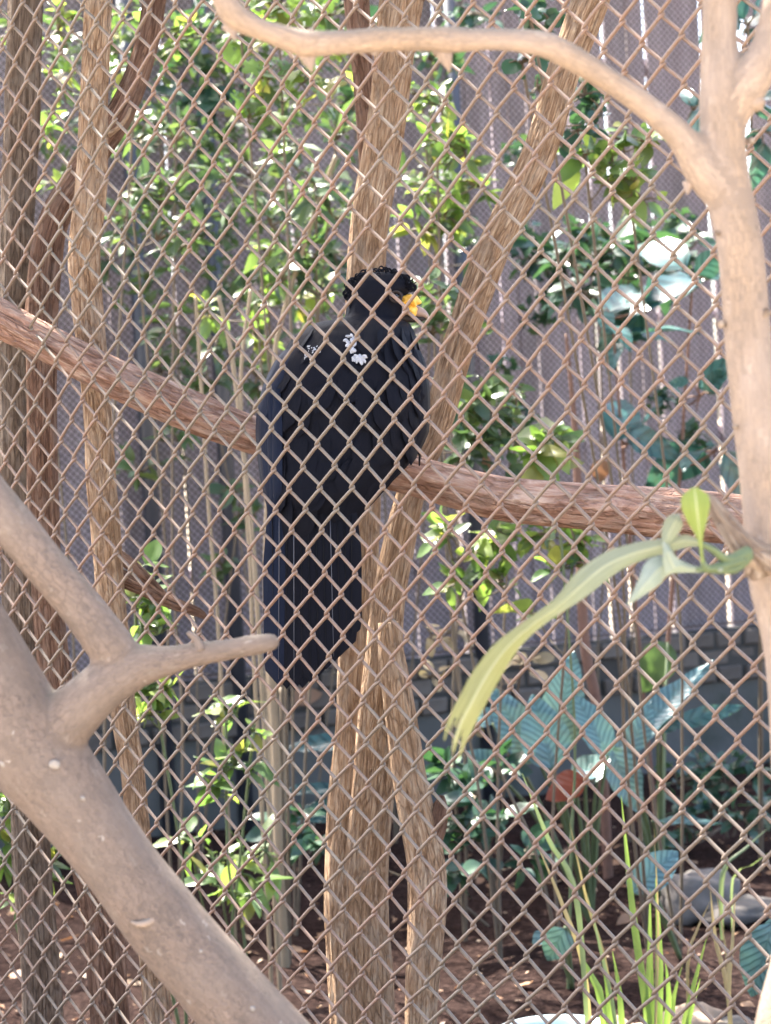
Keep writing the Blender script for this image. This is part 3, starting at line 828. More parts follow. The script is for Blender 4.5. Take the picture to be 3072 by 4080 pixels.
bill([(1600, 1246, 1284, .011), (1630, 1254, 1286, .010), (1660, 1258, 1285, .008), (1682, 1260, 1281, .005), (1696, 1262, 1275, .002)], 'skin', 'lower_bill', 1)
v, f = ellipsoid(P(1578, 1182, HZ - .044), (RGT * .0065, UPV * .0065, FWD * .0065), 12); ey = add('eye', mk_mesh('eye', v, f, [M['eye']]), bird)
ring = [P(1578, 1182, HZ - .046) + RGT * .0105 * math.cos(a) + UPV * .0095 * math.sin(a) for a in [2 * math.pi * i / 20 for i in range(21)]]
v, f, t = tube(ring, [.0024] * 21, 8, 1, raw=True, cap=False); add('eyelid', mk_mesh('eyelid', v, f, [M['skin']]), ey)
# legs: shank from the belly down to the log, toes round it
for xx in (1330, 1440):
    yl = 1822 + (xx - 1300) * .23
    hip = P(xx, yl - 120, 4.21); top = P(xx, yl - 74, 4.30)
    parts = [tube([hip, hip.lerp(top, .6), top], [.016, .011, .009], 10, .02)]
    cl = P(xx, yl, LZ); r = 76 * LZ / F * 1.04
    for off in (-.022, 0, .022):
        toe = [top] + [cl + RGT * (off * (.4 + .6 * i / 5)) + (UPV * math.cos(b) + FWD * math.sin(b)) * (r + .004) for i, b in enumerate([.1 + .32 * q for q in range(6)])]
        parts.append(tube(toe, [.008, .0075, .007, .0068, .006, .005, .0025], 8, .01))
    parts.append(tube([top] + [cl + (UPV * math.cos(b) - FWD * math.sin(b)) * (r + .004) for b in (.1, .35, .6)], [.008, .0068, .005, .002], 8, .01))
    v, f, t = join(parts); add('leg', mk_mesh('leg', v, f, [M['leg']], True, t), bird)
# sun specks on the back, made as small pale blades
down = [blade_mesh('sun_speck', .017, .013, M['sun_speck_white'], .15, .2, 6, .5, base=.5), blade_mesh('sun_speck', .012, .010, M['sun_speck_white'], -.15, .3, 6, .3, base=.1), blade_mesh('sun_speck', .018, .011, M['sun_speck_white'], .1, .5, 6, .4, base=.2)]
_specks = []
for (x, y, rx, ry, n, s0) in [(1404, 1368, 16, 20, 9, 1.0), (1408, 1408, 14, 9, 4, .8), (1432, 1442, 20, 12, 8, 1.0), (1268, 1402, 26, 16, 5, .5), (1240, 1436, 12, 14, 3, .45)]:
    _specks += [(x + random.uniform(-rx, rx), y + random.uniform(-ry, ry), s0 * random.uniform(.6, 1.05)) for _ in range(n * 4)]
for (x, y, sc) in _specks:
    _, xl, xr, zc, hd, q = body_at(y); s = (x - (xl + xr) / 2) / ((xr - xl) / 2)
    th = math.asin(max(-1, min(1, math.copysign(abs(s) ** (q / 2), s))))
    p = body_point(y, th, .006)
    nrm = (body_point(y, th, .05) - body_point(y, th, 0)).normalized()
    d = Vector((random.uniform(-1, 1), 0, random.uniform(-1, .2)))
    add('sun_speck', random.choice(down), bird, p, frame(nrm + Vector((random.gauss(0, .4), random.gauss(0, .4), random.gauss(0, .4))), d), sc * .55)

def fuse(name, parent, parts, mat, vox=.0048, it=9, disp=None):
    """trunk and limbs grown together into one continuous skin (voxel remesh), bark coordinates carried over"""
    from mathutils.kdtree import KDTree
    v, f, t = join(parts)
    me = mk_mesh(name, v, f, [M[mat]], True)
    o = bpy.data.objects.new(name, me); col.objects.link(o)
    m = o.modifiers.new('r', 'REMESH'); m.mode = 'VOXEL'; m.voxel_size = vox; m.use_smooth_shade = True
    q = o.modifiers.new('s', 'SMOOTH'); q.factor = .5; q.iterations = it
    dg = bpy.context.evaluated_depsgraph_get()
    nm = bpy.data.meshes.new_from_object(o.evaluated_get(dg)); nm.name = name
    bpy.data.objects.remove(o); bpy.data.meshes.remove(me)
    kd = KDTree(len(v))
    for i, p in enumerate(v): kd.insert(p, i)
    kd.balance()
    T = [t[kd.find(p.co)[1]] for p in nm.vertices]
    a = nm.attributes.new('tc', 'FLOAT_VECTOR', 'POINT'); a.data.foreach_set('vector', np.asarray(T, 'f').ravel())
    nm.materials.clear(); nm.materials.append(M[mat])
    nm.polygons.foreach_set('use_smooth', [True] * len(nm.polygons)); nm.update()
    return add(name, nm, parent)
def limb_geo(pts, z, seed, nseg=40, step=.01, amp=.045):
    A, Rr = trunk_from_px(pts, z)
    return tube(A, Rr, nseg, step, lim_disp(seed, amp), seed=seed)
# ------------------------------------------------------------------ foreground trees (viewer's side of the fence)
def limb(name, root, pts, z, mat, seed, nseg=40, step=.01, amp=.045):
    A, Rr = trunk_from_px(pts, z)
    v, f, t = tube(A, Rr, nseg, step, lim_disp(seed, amp), seed=seed)
    return add(name, mk_mesh(name, v, f, [M[mat]], True, t), root)
RZ = 2.55
rt_pts = [(2890, -900, 62), (2868, -400, 66), (2866, -100, 70), (2868, 60, 70), (2868, 220, 76), (2876, 420, 92), (2886, 640, 92), (2912, 800, 94), (2952, 1000, 92), (2985, 1400, 94), (3020, 1700, 97), (3052, 1960, 100), (3076, 2180, 106),
          (3098, 2330, 108), (3132, 2520, 100), (3158, 2720, 101), (3180, 3060, 106), (3208, 3450, 116), (3204, 3800, 128), (3160, 4080, 150), (3110, 4500, 165), (3080, 5200, 175), (3080, 6200, 190), (3080, 7050, 225)]
tR = empty('smooth_bark_tree', Vector((P(3080, 6900, RZ).x, P(3080, 6900, RZ).y, 0)), 'pale smooth barked small tree with one branch arching over the bird', 'tree')
arch = [(2990, 900, 40), (2935, 820, 74), (2868, 752, 84), (2800, 682, 76), (2722, 556, 62), (2610, 452, 54), (2448, 335, 50), (2294, 240, 54), (2171, 178, 54), (2048, 161, 49), (1945, 156, 47), (1860, 160, 50), (1786, 160, 56), (1740, 158, 52), (1620, 157, 49), (1480, 162, 53),
        (1454, 163, 51), (1330, 170, 51), (1225, 176, 58), (1190, 168, 54), (1110, 142, 49), (1024, 112, 45), (965, 86, 50), (925, 55, 54), (890, 0, 50), (860, -70, 46), (800, -300, 44), (760, -560, 42)]
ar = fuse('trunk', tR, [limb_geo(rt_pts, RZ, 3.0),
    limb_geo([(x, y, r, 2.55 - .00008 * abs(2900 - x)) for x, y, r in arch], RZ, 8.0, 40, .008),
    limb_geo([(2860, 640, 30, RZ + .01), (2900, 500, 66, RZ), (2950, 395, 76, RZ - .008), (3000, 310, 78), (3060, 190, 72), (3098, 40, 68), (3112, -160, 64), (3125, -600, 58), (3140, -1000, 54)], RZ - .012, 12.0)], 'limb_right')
def cone(a, b, r0, r1=.0008, n=12):
    m = a.lerp(b, .5); return tube([a, m, b], [r0, r0 * .55, r1], n, .004)
for (x0, y0, x1, y1, r) in [(1220, 195, 1243, 288, 50), (1762, 185, 1792, 288, 48), (915, 100, 938, 160, 34), (2745, 730, 2738, 775, 26), (2530, 420, 2545, 440, 16), (1492, 190, 1497, 222, 34)]:
    v, f, t = cone(P(x0, y0, RZ - .004), P(x1, y1, RZ - .01), r * RZ / F)
    add('spur', mk_mesh('spur', v, f, [M['limb_right']], True, t), ar if x0 < 2900 else tR)
# node rings (old leaf scars) where the branch swells
for i, (x, y, r) in enumerate([(1200, 170, 57), (1480, 162, 54), (1770, 160, 57)]):
    c = P(x, y, 2.54); ax = (P(x + 40, y, 2.54) - P(x - 40, y, 2.54)).normalized()
    ring = []
    for k in range(17):
        a = -2.0 + 4.0 * k / 16
        ring.append(c + (-FWD * math.cos(a) + UPV * math.sin(a)) * (r * RZ / F) * 1.0 + ax * .012 * math.sin(a * 1.3))
    v, f, t = tube(ring, [.0006 + .0016 * math.sin(math.pi * k / 16) for k in range(17)], 8, 1, raw=True)
    add('leaf_scar', mk_mesh('leaf_scar', v, f, [M['limb_right']], True, t), ar)
# collar wrinkles in the fork and the knot with its dry stub
for (x, y, r, z) in [(2990, 400, 58, .012), (2800, 715, 62, -.004)]:
    v, f = ellipsoid(P(x, y, RZ - z), (RGT * r * RZ / F, UPV * r * .8 * RZ / F, FWD * r * .8 * RZ / F), 16, .18, x)
    add('collar', mk_mesh('collar', v, f, [M['limb_right']], True, [tuple(p) for p in v]), tR)
M['stub'] = bark_fibrous('stub', (.12, .07, .045), (.36, .27, .20), (.50, .42, .34))
kn = limb('knot', tR, [(3085, 2250, 50, RZ), (3030, 2232, 66, RZ - .03), (2980, 2195, 60, RZ - .045), (2940, 2150, 52), (2900, 2095, 45), (2862, 2040, 37), (2832, 1995, 27), (2815, 1966, 6)], RZ - .05, 'stub', 5.0, 36, .005, .14)
v, f = ellipsoid(P(3010, 2262, RZ - .035), (RGT * .016, UPV * .012, FWD * .012), 14, .6, 3.3); add('knot', mk_mesh('knot', v, f, [M['stub']], True, [tuple(p) for p in v]), tR)

def strip_leaf(name, parent, mid, halfw, mat, z, fold=.25, tear=None, nw=8):
    """leaf along a pixel midrib; halfw in px across; folded along the midrib, own thickness by two curved halves"""
    A, Rr = catmull([P(x, y, zz) for x, y, zz in mid], [h * z / F for h in halfw], .008)
    V, Fc, T = [], [], []; L = 0
    n = len(A)
    for i, p in enumerate(A):
        tan = (A[min(n - 1, i + 1)] - A[max(0, i - 1)]).normalized()
        if i: L += (A[i] - A[i - 1]).length
        side = tan.cross(-FWD).normalized(); nn = side.cross(tan).normalized()
        for j in range(nw + 1):
            k = -1 + 2 * j / nw
            r = Rr[i]
            wv = 1 + .06 * noise.noise((L * 40, k * 3, 1.0))
            V.append(p + side * (k * r * wv) + nn * (-fold * r * abs(k) + .12 * r * math.sin(L * 30 + k * 2))); T.append((k * .05, L * 1.0, 0))
    for i in range(n - 1):
        for j in range(nw):
            if tear and tear(i / (n - 1), -1 + 2 * (j + .5) / nw): continue
            Fc.append((i * (nw + 1) + j, i * (nw + 1) + j + 1, (i + 1) * (nw + 1) + j + 1, (i + 1) * (nw + 1) + j))
    me = mk_mesh(name, V, Fc, [mat], True, T)
    return add(name, me, parent)
def long_leaf_mat(name, a, b, edge):
    t = NT(name); tc = t.n('SeparateXYZ'); v = t.attr('tc'); t.l(v, tc.inputs[0])
    n = t.noise(t.map(v, (180, 14, 1)), 1, 4, .6); n2 = t.noise(t.map(v, (30, 9, 1)), 1, 3)
    k = t.ramp(tc.outputs[1], [(.12, (0, 0, 0)), (.26, (1, 1, 1))])
    c = t.mix(k, a, b)
    c = t.mix(t.math('MULTIPLY', n2, .45), c, edge)
    c = t.mix(t.math('MULTIPLY', t.ramp(n, [(.4, (0, 0, 0)), (.62, (1, 1, 1))]), .6), c, t.mix(1.0, c, (.55, .55, .42), 'MULTIPLY'))
    c = t.mix(t.math('MULTIPLY', t.math('LESS_THAN', t.math('ABSOLUTE', tc.outputs[0]), .0035), .6), c, (.42, .42, .26))
    bs = t.bsdf(c, .5, t.bump(n, .4, .003), spec=.4)
    tr = t.n('BsdfTranslucent'); t.l(t.mix(1.0, c, (1.2, 1.25, .8), 'MULTIPLY'), tr.inputs[0])
    mx = t.n('MixShader'); mx.inputs[0].default_value = .3; t.l(bs, mx.inputs[1]); t.l(tr.outputs[0], mx.inputs[2])
    return t.done(mx.outputs[0])
M['long_leaf'] = long_leaf_mat('long_leaf', (.25, .27, .205), (.27, .26, .10), (.17, .18, .085))
M['pale_leaf'] = long_leaf_mat('pale_leaf', (.30, .34, .29), (.28, .31, .21), (.26, .29, .23))
M['young_leaf'] = long_leaf_mat('young_leaf', (.19, .25, .05), (.19, .27, .045), (.25, .27, .08))
spr = empty('leaf_shoot', P(2940, 2200, 2.46), 'leafy shoot on the tree knot with one long torn drooping yellow green leaf', 'leaf shoot')
LZ2 = 2.44
def tearf(s, k):
    # ragged, dried-out end split into narrow shreds
    return s > .78 and noise.noise((k * 4.2, s * 5.0, 3.1)) + (s - .93) * 5.5 + .25 * max(0, k) > .12
ll = strip_leaf('leaf', spr, [(2790, 2170, LZ2), (2740, 2155, LZ2), (2650, 2175, LZ2), (2540, 2200, LZ2), (2420, 2250, LZ2 - .01), (2320, 2330, LZ2 - .02), (2230, 2410, LZ2 - .03), (2120, 2490, LZ2 - .04), (2020, 2580, LZ2 - .05), (1940, 2690, LZ2 - .055), (1880, 2800, LZ2 - .06), (1830, 2900, LZ2 - .06), (1795, 3010, LZ2 - .06)],
           [10, 24, 30, 38, 48, 48, 31, 29, 42, 52, 52, 50, 40], M['long_leaf'], LZ2, .3, tearf, 30)
ll['label'] = 'long torn drooping leaf, brownish yellow at the ragged end'
strip_leaf('leaf', spr, [(2880, 2270, LZ2), (2780, 2270, LZ2), (2690, 2255, LZ2), (2630, 2265, LZ2 - .01), (2590, 2310, LZ2 - .02), (2545, 2360, LZ2 - .02), (2500, 2410, LZ2 - .02)], [8, 12, 30, 52, 40, 22, 2], M['pale_leaf'], LZ2, .5)
strip_leaf('leaf', spr, [(2690, 2265, LZ2 - .02), (2668, 2225, LZ2 - .02), (2660, 2190, LZ2 - .02), (2650, 2150, LZ2)], [42, 26, 16, 12], M['pale_leaf'], LZ2, .4)
strip_leaf('leaf', spr, [(2800, 2240, LZ2 - .03), (2790, 2150, LZ2 - .035), (2782, 2080, LZ2 - .04), (2775, 2020, LZ2 - .045), (2770, 1970, LZ2 - .045), (2768, 1942, LZ2 - .045)], [6, 10, 38, 56, 50, 12], M['young_leaf'], LZ2, .3)
strip_leaf('leaf', spr, [(2650, 2160, LZ2 - .01), (2668, 2120, LZ2 - .01), (2690, 2080, LZ2 - .01), (2702, 2060, LZ2 - .01), (2708, 2050, LZ2)], [14, 32, 36, 26, 6], M['long_leaf'], LZ2, .3)
for pts in ([(2980, 2200), (2900, 2230), (2840, 2190), (2790, 2165)], [(2980, 2210), (2930, 2265), (2860, 2272), (2780, 2268)], [(2950, 2230), (2860, 2262), (2812, 2262), (2800, 2232)]):
    v, f, t = tube([P(x, y, LZ2 + .05 * max(0, (x - 2800) / 180) - .01) for x, y in pts], [.0075, .0055, .004, .003], 10, .006); add('petiole', mk_mesh('petiole', v, f, [M['stem_green']], True, t), spr)
# sparse big leaves above, out of the picture
blb = [(P(2870, -900, RZ).x, 2.6, 2.75, .35, .35, .2), (P(760, -560, 2.5).x, 2.6, 2.62, .3, .3, .12), (.9, 2.4, 2.8, .3, .3, .15)]
leaf_mass('crown', tR, blob_points(blb, 120), (.14, .24), M['leaf_mid'])

QZ = 2.8
tL = empty('smooth_bark_tree', Vector((P(1750, 6400, QZ).x, P(1750, 6400, QZ).y, 0)), 'thick mottled grey brown leaning limb with a forked elbow and blunt stub', 'tree')
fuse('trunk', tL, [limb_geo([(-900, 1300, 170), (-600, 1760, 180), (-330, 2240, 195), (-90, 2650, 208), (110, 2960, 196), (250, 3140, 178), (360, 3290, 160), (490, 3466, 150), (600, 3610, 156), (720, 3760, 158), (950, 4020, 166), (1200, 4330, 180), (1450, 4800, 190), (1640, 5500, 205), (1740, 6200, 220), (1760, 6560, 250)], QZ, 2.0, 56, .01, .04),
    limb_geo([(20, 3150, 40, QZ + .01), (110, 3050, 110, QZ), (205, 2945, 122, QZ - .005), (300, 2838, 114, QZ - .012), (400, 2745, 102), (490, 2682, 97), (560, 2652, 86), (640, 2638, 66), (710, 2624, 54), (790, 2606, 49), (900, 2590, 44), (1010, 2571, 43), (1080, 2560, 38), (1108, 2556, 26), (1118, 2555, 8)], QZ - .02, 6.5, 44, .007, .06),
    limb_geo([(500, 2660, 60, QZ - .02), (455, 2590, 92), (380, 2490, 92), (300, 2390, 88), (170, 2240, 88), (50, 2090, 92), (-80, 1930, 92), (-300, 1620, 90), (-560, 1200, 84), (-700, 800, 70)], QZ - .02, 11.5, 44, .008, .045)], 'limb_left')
limb('twig', tL, [(800, 2590, 20), (785, 2550, 15), (762, 2530, 12), (748, 2518, 9)], QZ - .03, 'limb_left', 1.0, 12, .003, .1)
c = P(540, 3655, QZ - .02)
ring = [P(540 + 62 * math.cos(a) + 20, 3630 + 52 * math.sin(a), QZ - .052 + .01 * abs(math.cos(a))) for a in [-.35 + 2.6 * k / 14 for k in range(15)]]
v, f, t = tube(ring, [.001 + .0042 * math.sin(math.pi * k / 14) for k in range(15)], 8, 1, raw=True); add('bark_scar', mk_mesh('bark_scar', v, f, [M['limb_right']], True, t), tL)
M['lichen'] = plain('lichen', (.27, .235, .20), .9, var=.2, scale=200)
for (x, y, cx, cy, hw, r) in [(217, 3046, 180, 3060, 190, 19), (15, 3040, 60, 2960, 196, 17), (622, 3722, 690, 3720, 158, 20), (1005, 4020, 950, 4020, 166, 12), (330, 3180, 300, 3200, 170, 9), (800, 3790, 740, 3790, 158, 8)]:
    d = math.hypot(x - cx, y - cy) / hw; zf = QZ - hw * QZ / F * math.sqrt(max(0, 1 - d * d)) * .97
    v, f = ellipsoid(P(x, y, zf), (RGT * r * QZ / F, UPV * r * .9 * QZ / F, FWD * .0015), 10, .5, x)
    add('lichen', mk_mesh('lichen', v, f, [M['lichen']]), tL)
for (x, y, cx, cy, hw, r) in [(2875, 1290, 2975, 1290, 93, 22), (3040, 1250, 2973, 1250, 93, 30), (2930, 1700, 3020, 1700, 97, 12), (2860, 930, 2940, 930, 92, 12), (2990, 560, 2882, 560, 92, 18)]:
    d = min(.95, math.hypot(x - cx, y - cy) / hw); zf = RZ - hw * RZ / F * math.sqrt(max(0, 1 - d * d)) * .95
    v, f = ellipsoid(P(x, y, zf), (RGT * r * RZ / F, UPV * r * .7 * RZ / F, FWD * .004), 10, .6, x)
    add('knot', mk_mesh('knot', v, f, [M['stub']], True, [tuple(p) for p in v]), tR)
leaf_mass('crown', tL, blob_points([(-1.2, 2.6, 2.7, .35, .35, .2), (-1.6, 2.9, 3.0, .4, .4, .2)], 90), (.14, .24), M['leaf_mid'])


# ------------------------------------------------------------------ leafy plants
def leaf_mesh(kind, L, Wd, mat, bend=.2, n=8):
    V, Fc, T = [], [], []
    if kind == 'lobed':
        pts = []
        for k in range(36):
            a = 2 * math.pi * k / 36
            r = .5 + .5 * abs(math.cos(2.5 * (a - math.pi / 2))) ** 1.3
            if a > math.pi * 1.35 and a < math.pi * 1.65: r *= .35
            pts.append((r * math.cos(a) * Wd * .5, L * .5 + r * math.sin(a) * L * .5))
        V = [(0, L * .45, .01 * L)] + [(x, y, -.16 * abs(x) - bend * .5 * (y / L) ** 2 * L) for x, y in pts]
        Fc = [(0, 1 + k, 1 + (k + 1) % 36) for k in range(36)]; T = [(p[0], p[1], 0) for p in V]
    else:
        prof = {'ovate': lambda s: math.sin(math.pi * s ** .8) ** .85, 'round': lambda s: math.sin(math.pi * s) ** .5, 'broad': lambda s: math.sin(math.pi * s ** .72) ** .75, 'lance': lambda s: math.sin(math.pi * s ** .9) ** 1.1}[kind]
        for i in range(n + 1):
            s = i / n; wv = Wd * .5 * max(.02, prof(min(.999, max(.001, s))))
            for k in (-1, -.5, 0, .5, 1):
                V.append((wv * k, L * s, -bend * L * s * s + .18 * wv * abs(k) + .012 * L * math.sin(9 * s + 3 * k) + .02 * L * abs(k) * math.sin(23 * s + 5 * k))); T.append((wv * k, L * s, 0))
        for i in range(n):
            for j in range(4): Fc.append((i * 5 + j, i * 5 + j + 1, i * 5 + 6 + j, i * 5 + 5 + j))
    return mk_mesh('leaf', V, Fc, [mat], True, T)
LM = {}
def leaves(kind, mat, L, Wd):
    key = (kind, mat, L, Wd)
    if key not in LM: LM[key] = [leaf_mesh(kind, L, Wd * q, M[mat], b) for q, b in ((1, .1), (.9, .28), (1.05, -.05), (.85, .45))]
    return LM[key]

def twig_clump(parent, c, rad, n, kind, mat, L, Wd, stemm, up=.35, face=.35, nt=6):
    """twigs radiating from c carrying leaves; the leaves are separate objects"""
    segs = []
    ends = []
    for k in range(nt):
        d = Vector((random.gauss(0, 1) * rad[0], random.gauss(0, 1) * rad[1], random.gauss(0, 1) * rad[2] + .25 * rad[2]))
        d = d * (1 / max(.5, math.sqrt((d.x / rad[0]) ** 2 + (d.y / rad[1]) ** 2 + (d.z / rad[2]) ** 2)))
        e = c + d; m = c + d * .5 + Vector((0, 0, .12 * d.length))
        segs.append(tube([c, m, e], [.0042, .003, .0012], 5, .06)); ends.append((c, m, e))
    v, f, t = join(segs); add('twig', mk_mesh('twig', v, f, [M[stemm]], True, t), parent)
    ms = leaves(kind, mat, L, Wd)
    for i in range(n):
        a, m, b = ends[i % nt]; s = random.uniform(.25, 1.03)
        p = a.lerp(m, s * 2) if s < .5 else m.lerp(b, s * 2 - 1)
        out = (b - a).normalized(); d = (out * .5 + Vector((random.gauss(0, .7), random.gauss(0, .7), random.gauss(-.05, .5)))).normalized()
        nn = Vector((random.gauss(0, .5), random.gauss(-face, .5), up + random.uniform(0, .9)))
        add('leaf', random.choice(ms), parent, p, frame(nn, d), random.choice((random.uniform(.4, .8), random.uniform(.7, 1.15), random.uniform(1.0, 1.6))))

def shrub(name, label, base, clumps, kind, mat, L, Wd, stemm='stem', sr=.0055, cat='shrub', group=None, up=.35, face=.35, ns=None):
    """base (px, z): where it stands; clumps: (px, py, z, radius px, n leaves)"""
    bx = P(base[0], 2040, base[1]); b = Vector((bx.x, bx.y, soil_z(bx.x, bx.y)))
    root = empty(name, b, label, cat, group)
    order = sorted(clumps, key=lambda q: q[1])
    main = []
    heads = order[:1] if len(clumps) < 6 else [order[0], order[len(order) // 3]]
    for (x, y, z, r, n) in heads:
        c = P(x, y, z); m = b.lerp(c, .5) + Vector((random.uniform(-.06, .06), random.uniform(-.05, .05), 0))
        A, Rr = catmull([b - Vector((0, 0, .04)), b.lerp(m, .5) + Vector((random.uniform(-.03, .03), 0, .02)), m, c], [sr, sr * .85, sr * .7, .004], .06)
        v, f, t = tube(A, Rr, 7, 1, lim_disp(x, .12), raw=True)
        add('stem', mk_mesh('stem', v, f, [M[stemm]], True, t), root); main.append(A)
    for cl in clumps:
        x, y, z, r, n = cl
        c = P(x, y, z); rr = r * z / F
        if cl not in heads:
            best = min((((q - c).length + (2.0 if q.z > c.z - .12 * (q - c).length else 0), i, j) for i, A in enumerate(main) for j, q in enumerate(A)))
            q = main[best[1]][best[2]]
            m = q.lerp(c, .55) + Vector((0, 0, -.08 * (c - q).length))
            v, f, t = tube([q, m, c], [sr * .5, sr * .4, .003], 6, .06, lim_disp(x, .12))
            add('branch', mk_mesh('branch', v, f, [M[stemm]], True, t), root)
        twig_clump(root, c, (rr, rr * .9, rr * .9), n, kind, mat, L, Wd, stemm, up, face)
    return root

shrub('leafy_shrub', 'tall bushy shrub of tiny bright green leaves between the two left trunks', (300, 6.6),
      [(230, 120, 6.4, 110, 40), (230, 330, 6.4, 100, 36), (560, 60, 6.6, 130, 40), (680, 160, 6.6, 120, 40), (520, 300, 6.3, 90, 30), (190, 520, 6.5, 100, 30), (240, 740, 6.5, 80, 26), (40, 140, 6.7, 90, 26)], 'ovate', 'leaf_bright', .042, .020)
shrub('leafy_shrub', 'loose shrub of narrow mid green leaves behind the slender pale trunk', (600, 6.9),
      [(520, 760, 6.8, 130, 36), (640, 820, 6.8, 130, 40), (480, 900, 6.7, 110, 30), (700, 560, 6.9, 120, 30), (620, 960, 6.8, 130, 34), (760, 960, 6.9, 110, 30), (560, 560, 7.0, 110, 28)], 'ovate', 'leaf_mid', .055, .022)
shrub('maple_leaved_shrub', 'shrub with lobed maple shaped light green leaves below the arching branch', (1050, 6.6),
      [(1060, 320, 6.4, 95, 16), (1200, 330, 6.4, 90, 16), (960, 140, 6.5, 90, 14), (1110, 40, 6.5, 100, 18), (1300, 70, 6.5, 100, 18), (1000, 470, 6.5, 90, 14), (1330, 200, 6.6, 80, 12)], 'lobed', 'leaf_bright', .085, .085, up=.2, face=.7)
shrub('leafy_shrub', 'narrow leaved shrub with long pale stems left of the upright trunk', (1080, 7.0),
      [(1150, 640, 6.9, 110, 24), (1260, 740, 6.9, 110, 24), (1340, 560, 7.0, 90, 20), (1080, 900, 6.9, 110, 26), (1200, 1000, 6.9, 110, 26), (1330, 880, 7.0, 90, 20), (900, 720, 7.0, 100, 24), (1120, 1120, 6.9, 100, 24), (1280, 1180, 6.9, 90, 20)], 'lance', 'leaf_mid', .085, .026)
shrub('leafy_shrub', 'yellow green oval leaved shrub beside the bird\'s shoulder', (960, 7.2),
      [(1060, 1000, 7.1, 80, 14), (1100, 1060, 7.1, 70, 14), (1020, 1180, 7.1, 90, 20), (1180, 1200, 7.2, 90, 20), (1010, 1330, 7.2, 90, 20), (840, 1250, 7.2, 90, 20)], 'ovate', 'leaf_bright', .06, .034)
shrub('leafy_shrub', 'bright sunlit shrub right of the upright trunk above the bird\'s head', (1760, 6.8),
      [(1740, 560, 6.6, 100, 24), (1850, 620, 6.6, 100, 30), (1700, 760, 6.7, 90, 24), (1690, 920, 6.7, 90, 24), (1760, 860, 6.7, 90, 24), (1680, 390, 6.8, 80, 18), (1760, 430, 6.8, 80, 16), (1900, 740, 6.7, 80, 20)], 'ovate', 'leaf_bright', .06, .032)
shrub('leafy_shrub', 'olive green shrub crossed by the leaning stem below the bird\'s bill', (1900, 6.4),
      [(1720, 1180, 6.4, 100, 24), (1720, 1330, 6.4, 90, 22), (1880, 1180, 6.6, 90, 20), (1850, 1600, 6.4, 110, 34), (1960, 1640, 6.4, 110, 34), (1900, 1760, 6.4, 110, 34), (2030, 1790, 6.4, 90, 24), (1830, 1840, 6.4, 80, 20), (2060, 1560, 6.5, 80, 18)], 'ovate', 'leaf_mid', .062, .034)
shrub('leafy_shrub', 'small light green sapling with glossy leaf whorls just above the log', (2160, 6.0),
      [(2200, 1740, 5.9, 50, 9), (2180, 1830, 5.9, 60, 12), (2140, 1790, 5.9, 50, 9)], 'ovate', 'leaf_bright', .085, .042, 'stem_green', .005)
shrub('leafy_shrub', 'vine of small round dark leaves hanging beside the leaning stem', (2500, 6.2),
      [(2110, 40, 5.4, 90, 22), (2200, 100, 5.4, 80, 20), (2080, 250, 5.5, 60, 10), (2330, 380, 5.6, 80, 22), (2400, 450, 5.6, 80, 24), (2300, 520, 5.6, 70, 18), (2230, 560, 5.6, 60, 14), (2140, 350, 5.6, 50, 8)], 'round', 'leaf_dark', .038, .034, face=.8, up=.1)
shrub('leafy_shrub', 'thin vine of pale oval leaves below the arching branch', (2620, 6.4),
      [(2480, 560, 6.0, 100, 12), (2560, 560, 6.0, 80, 10), (2400, 740, 6.0, 80, 14), (2520, 740, 6.0, 70, 14), (2440, 660, 6.0, 70, 10), (2330, 620, 6.0, 60, 10), (2560, 800, 6.0, 60, 8)], 'ovate', 'leaf_bright', .075, .05, 'stem', .005, face=.6)
shrub('broad_leaved_shrub', 'dark glossy broad leaved shrub in front of the board screen', (2440, 8.2),
      [(2380, 1020, 8.0, 110, 20), (2500, 1000, 8.0, 110, 20), (2280, 1060, 8.0, 110, 18), (2330, 1180, 8.0, 110, 18), (2480, 1160, 8.0, 110, 18), (2620, 1040, 8.0, 90, 14), (2740, 1000, 8.1, 90, 14)], 'ovate', 'leaf_dark', .10, .05)
shrub('broad_leaved_shrub', 'tall plant with a few very large dark teal leaves and a thin red stem', (2560, 7.8),
      [(2440, 1270, 7.6, 60, 4), (2500, 1360, 7.6, 70, 4), (2560, 1220, 7.6, 60, 4), (2760, 1110, 7.6, 70, 5), (2500, 1770, 7.6, 80, 4), (2790, 1580, 7.6, 90, 4), (2840, 1800, 7.6, 70, 4)], 'broad', 'leaf_teal', .19, .11, 'stem_red', .011, up=.3, face=.6)
shrub('broad_leaved_shrub', 'teal leaved plant seen past the fork of the smooth pale tree', (2960, 7.6),
      [(2760, 440, 6.2, 50, 3), (2990, 420, 6.8, 70, 5), (3030, 520, 6.8, 70, 6), (2800, 560, 6.8, 60, 5), (2980, 100, 6.8, 70, 8)], 'broad', 'leaf_teal', .15, .075, 'stem', .009, face=.7)
shrub('leafy_shrub', 'low shrub with light green leaves under the log right of the leaning stem', (2150, 6.2),
      [(1780, 2120, 6.2, 90, 20), (1900, 2180, 6.2, 110, 26), (2040, 2150, 6.2, 110, 26), (2180, 2120, 6.1, 90, 22), (2290, 2150, 6.0, 90, 22), (2240, 2260, 6.0, 80, 18), (1850, 2330, 6.2, 90, 18), (2000, 2350, 6.2, 90, 16), (2150, 2480, 6.2, 80, 12), (2330, 2270, 6.0, 60, 10)], 'ovate', 'leaf_bright', .062, .034)
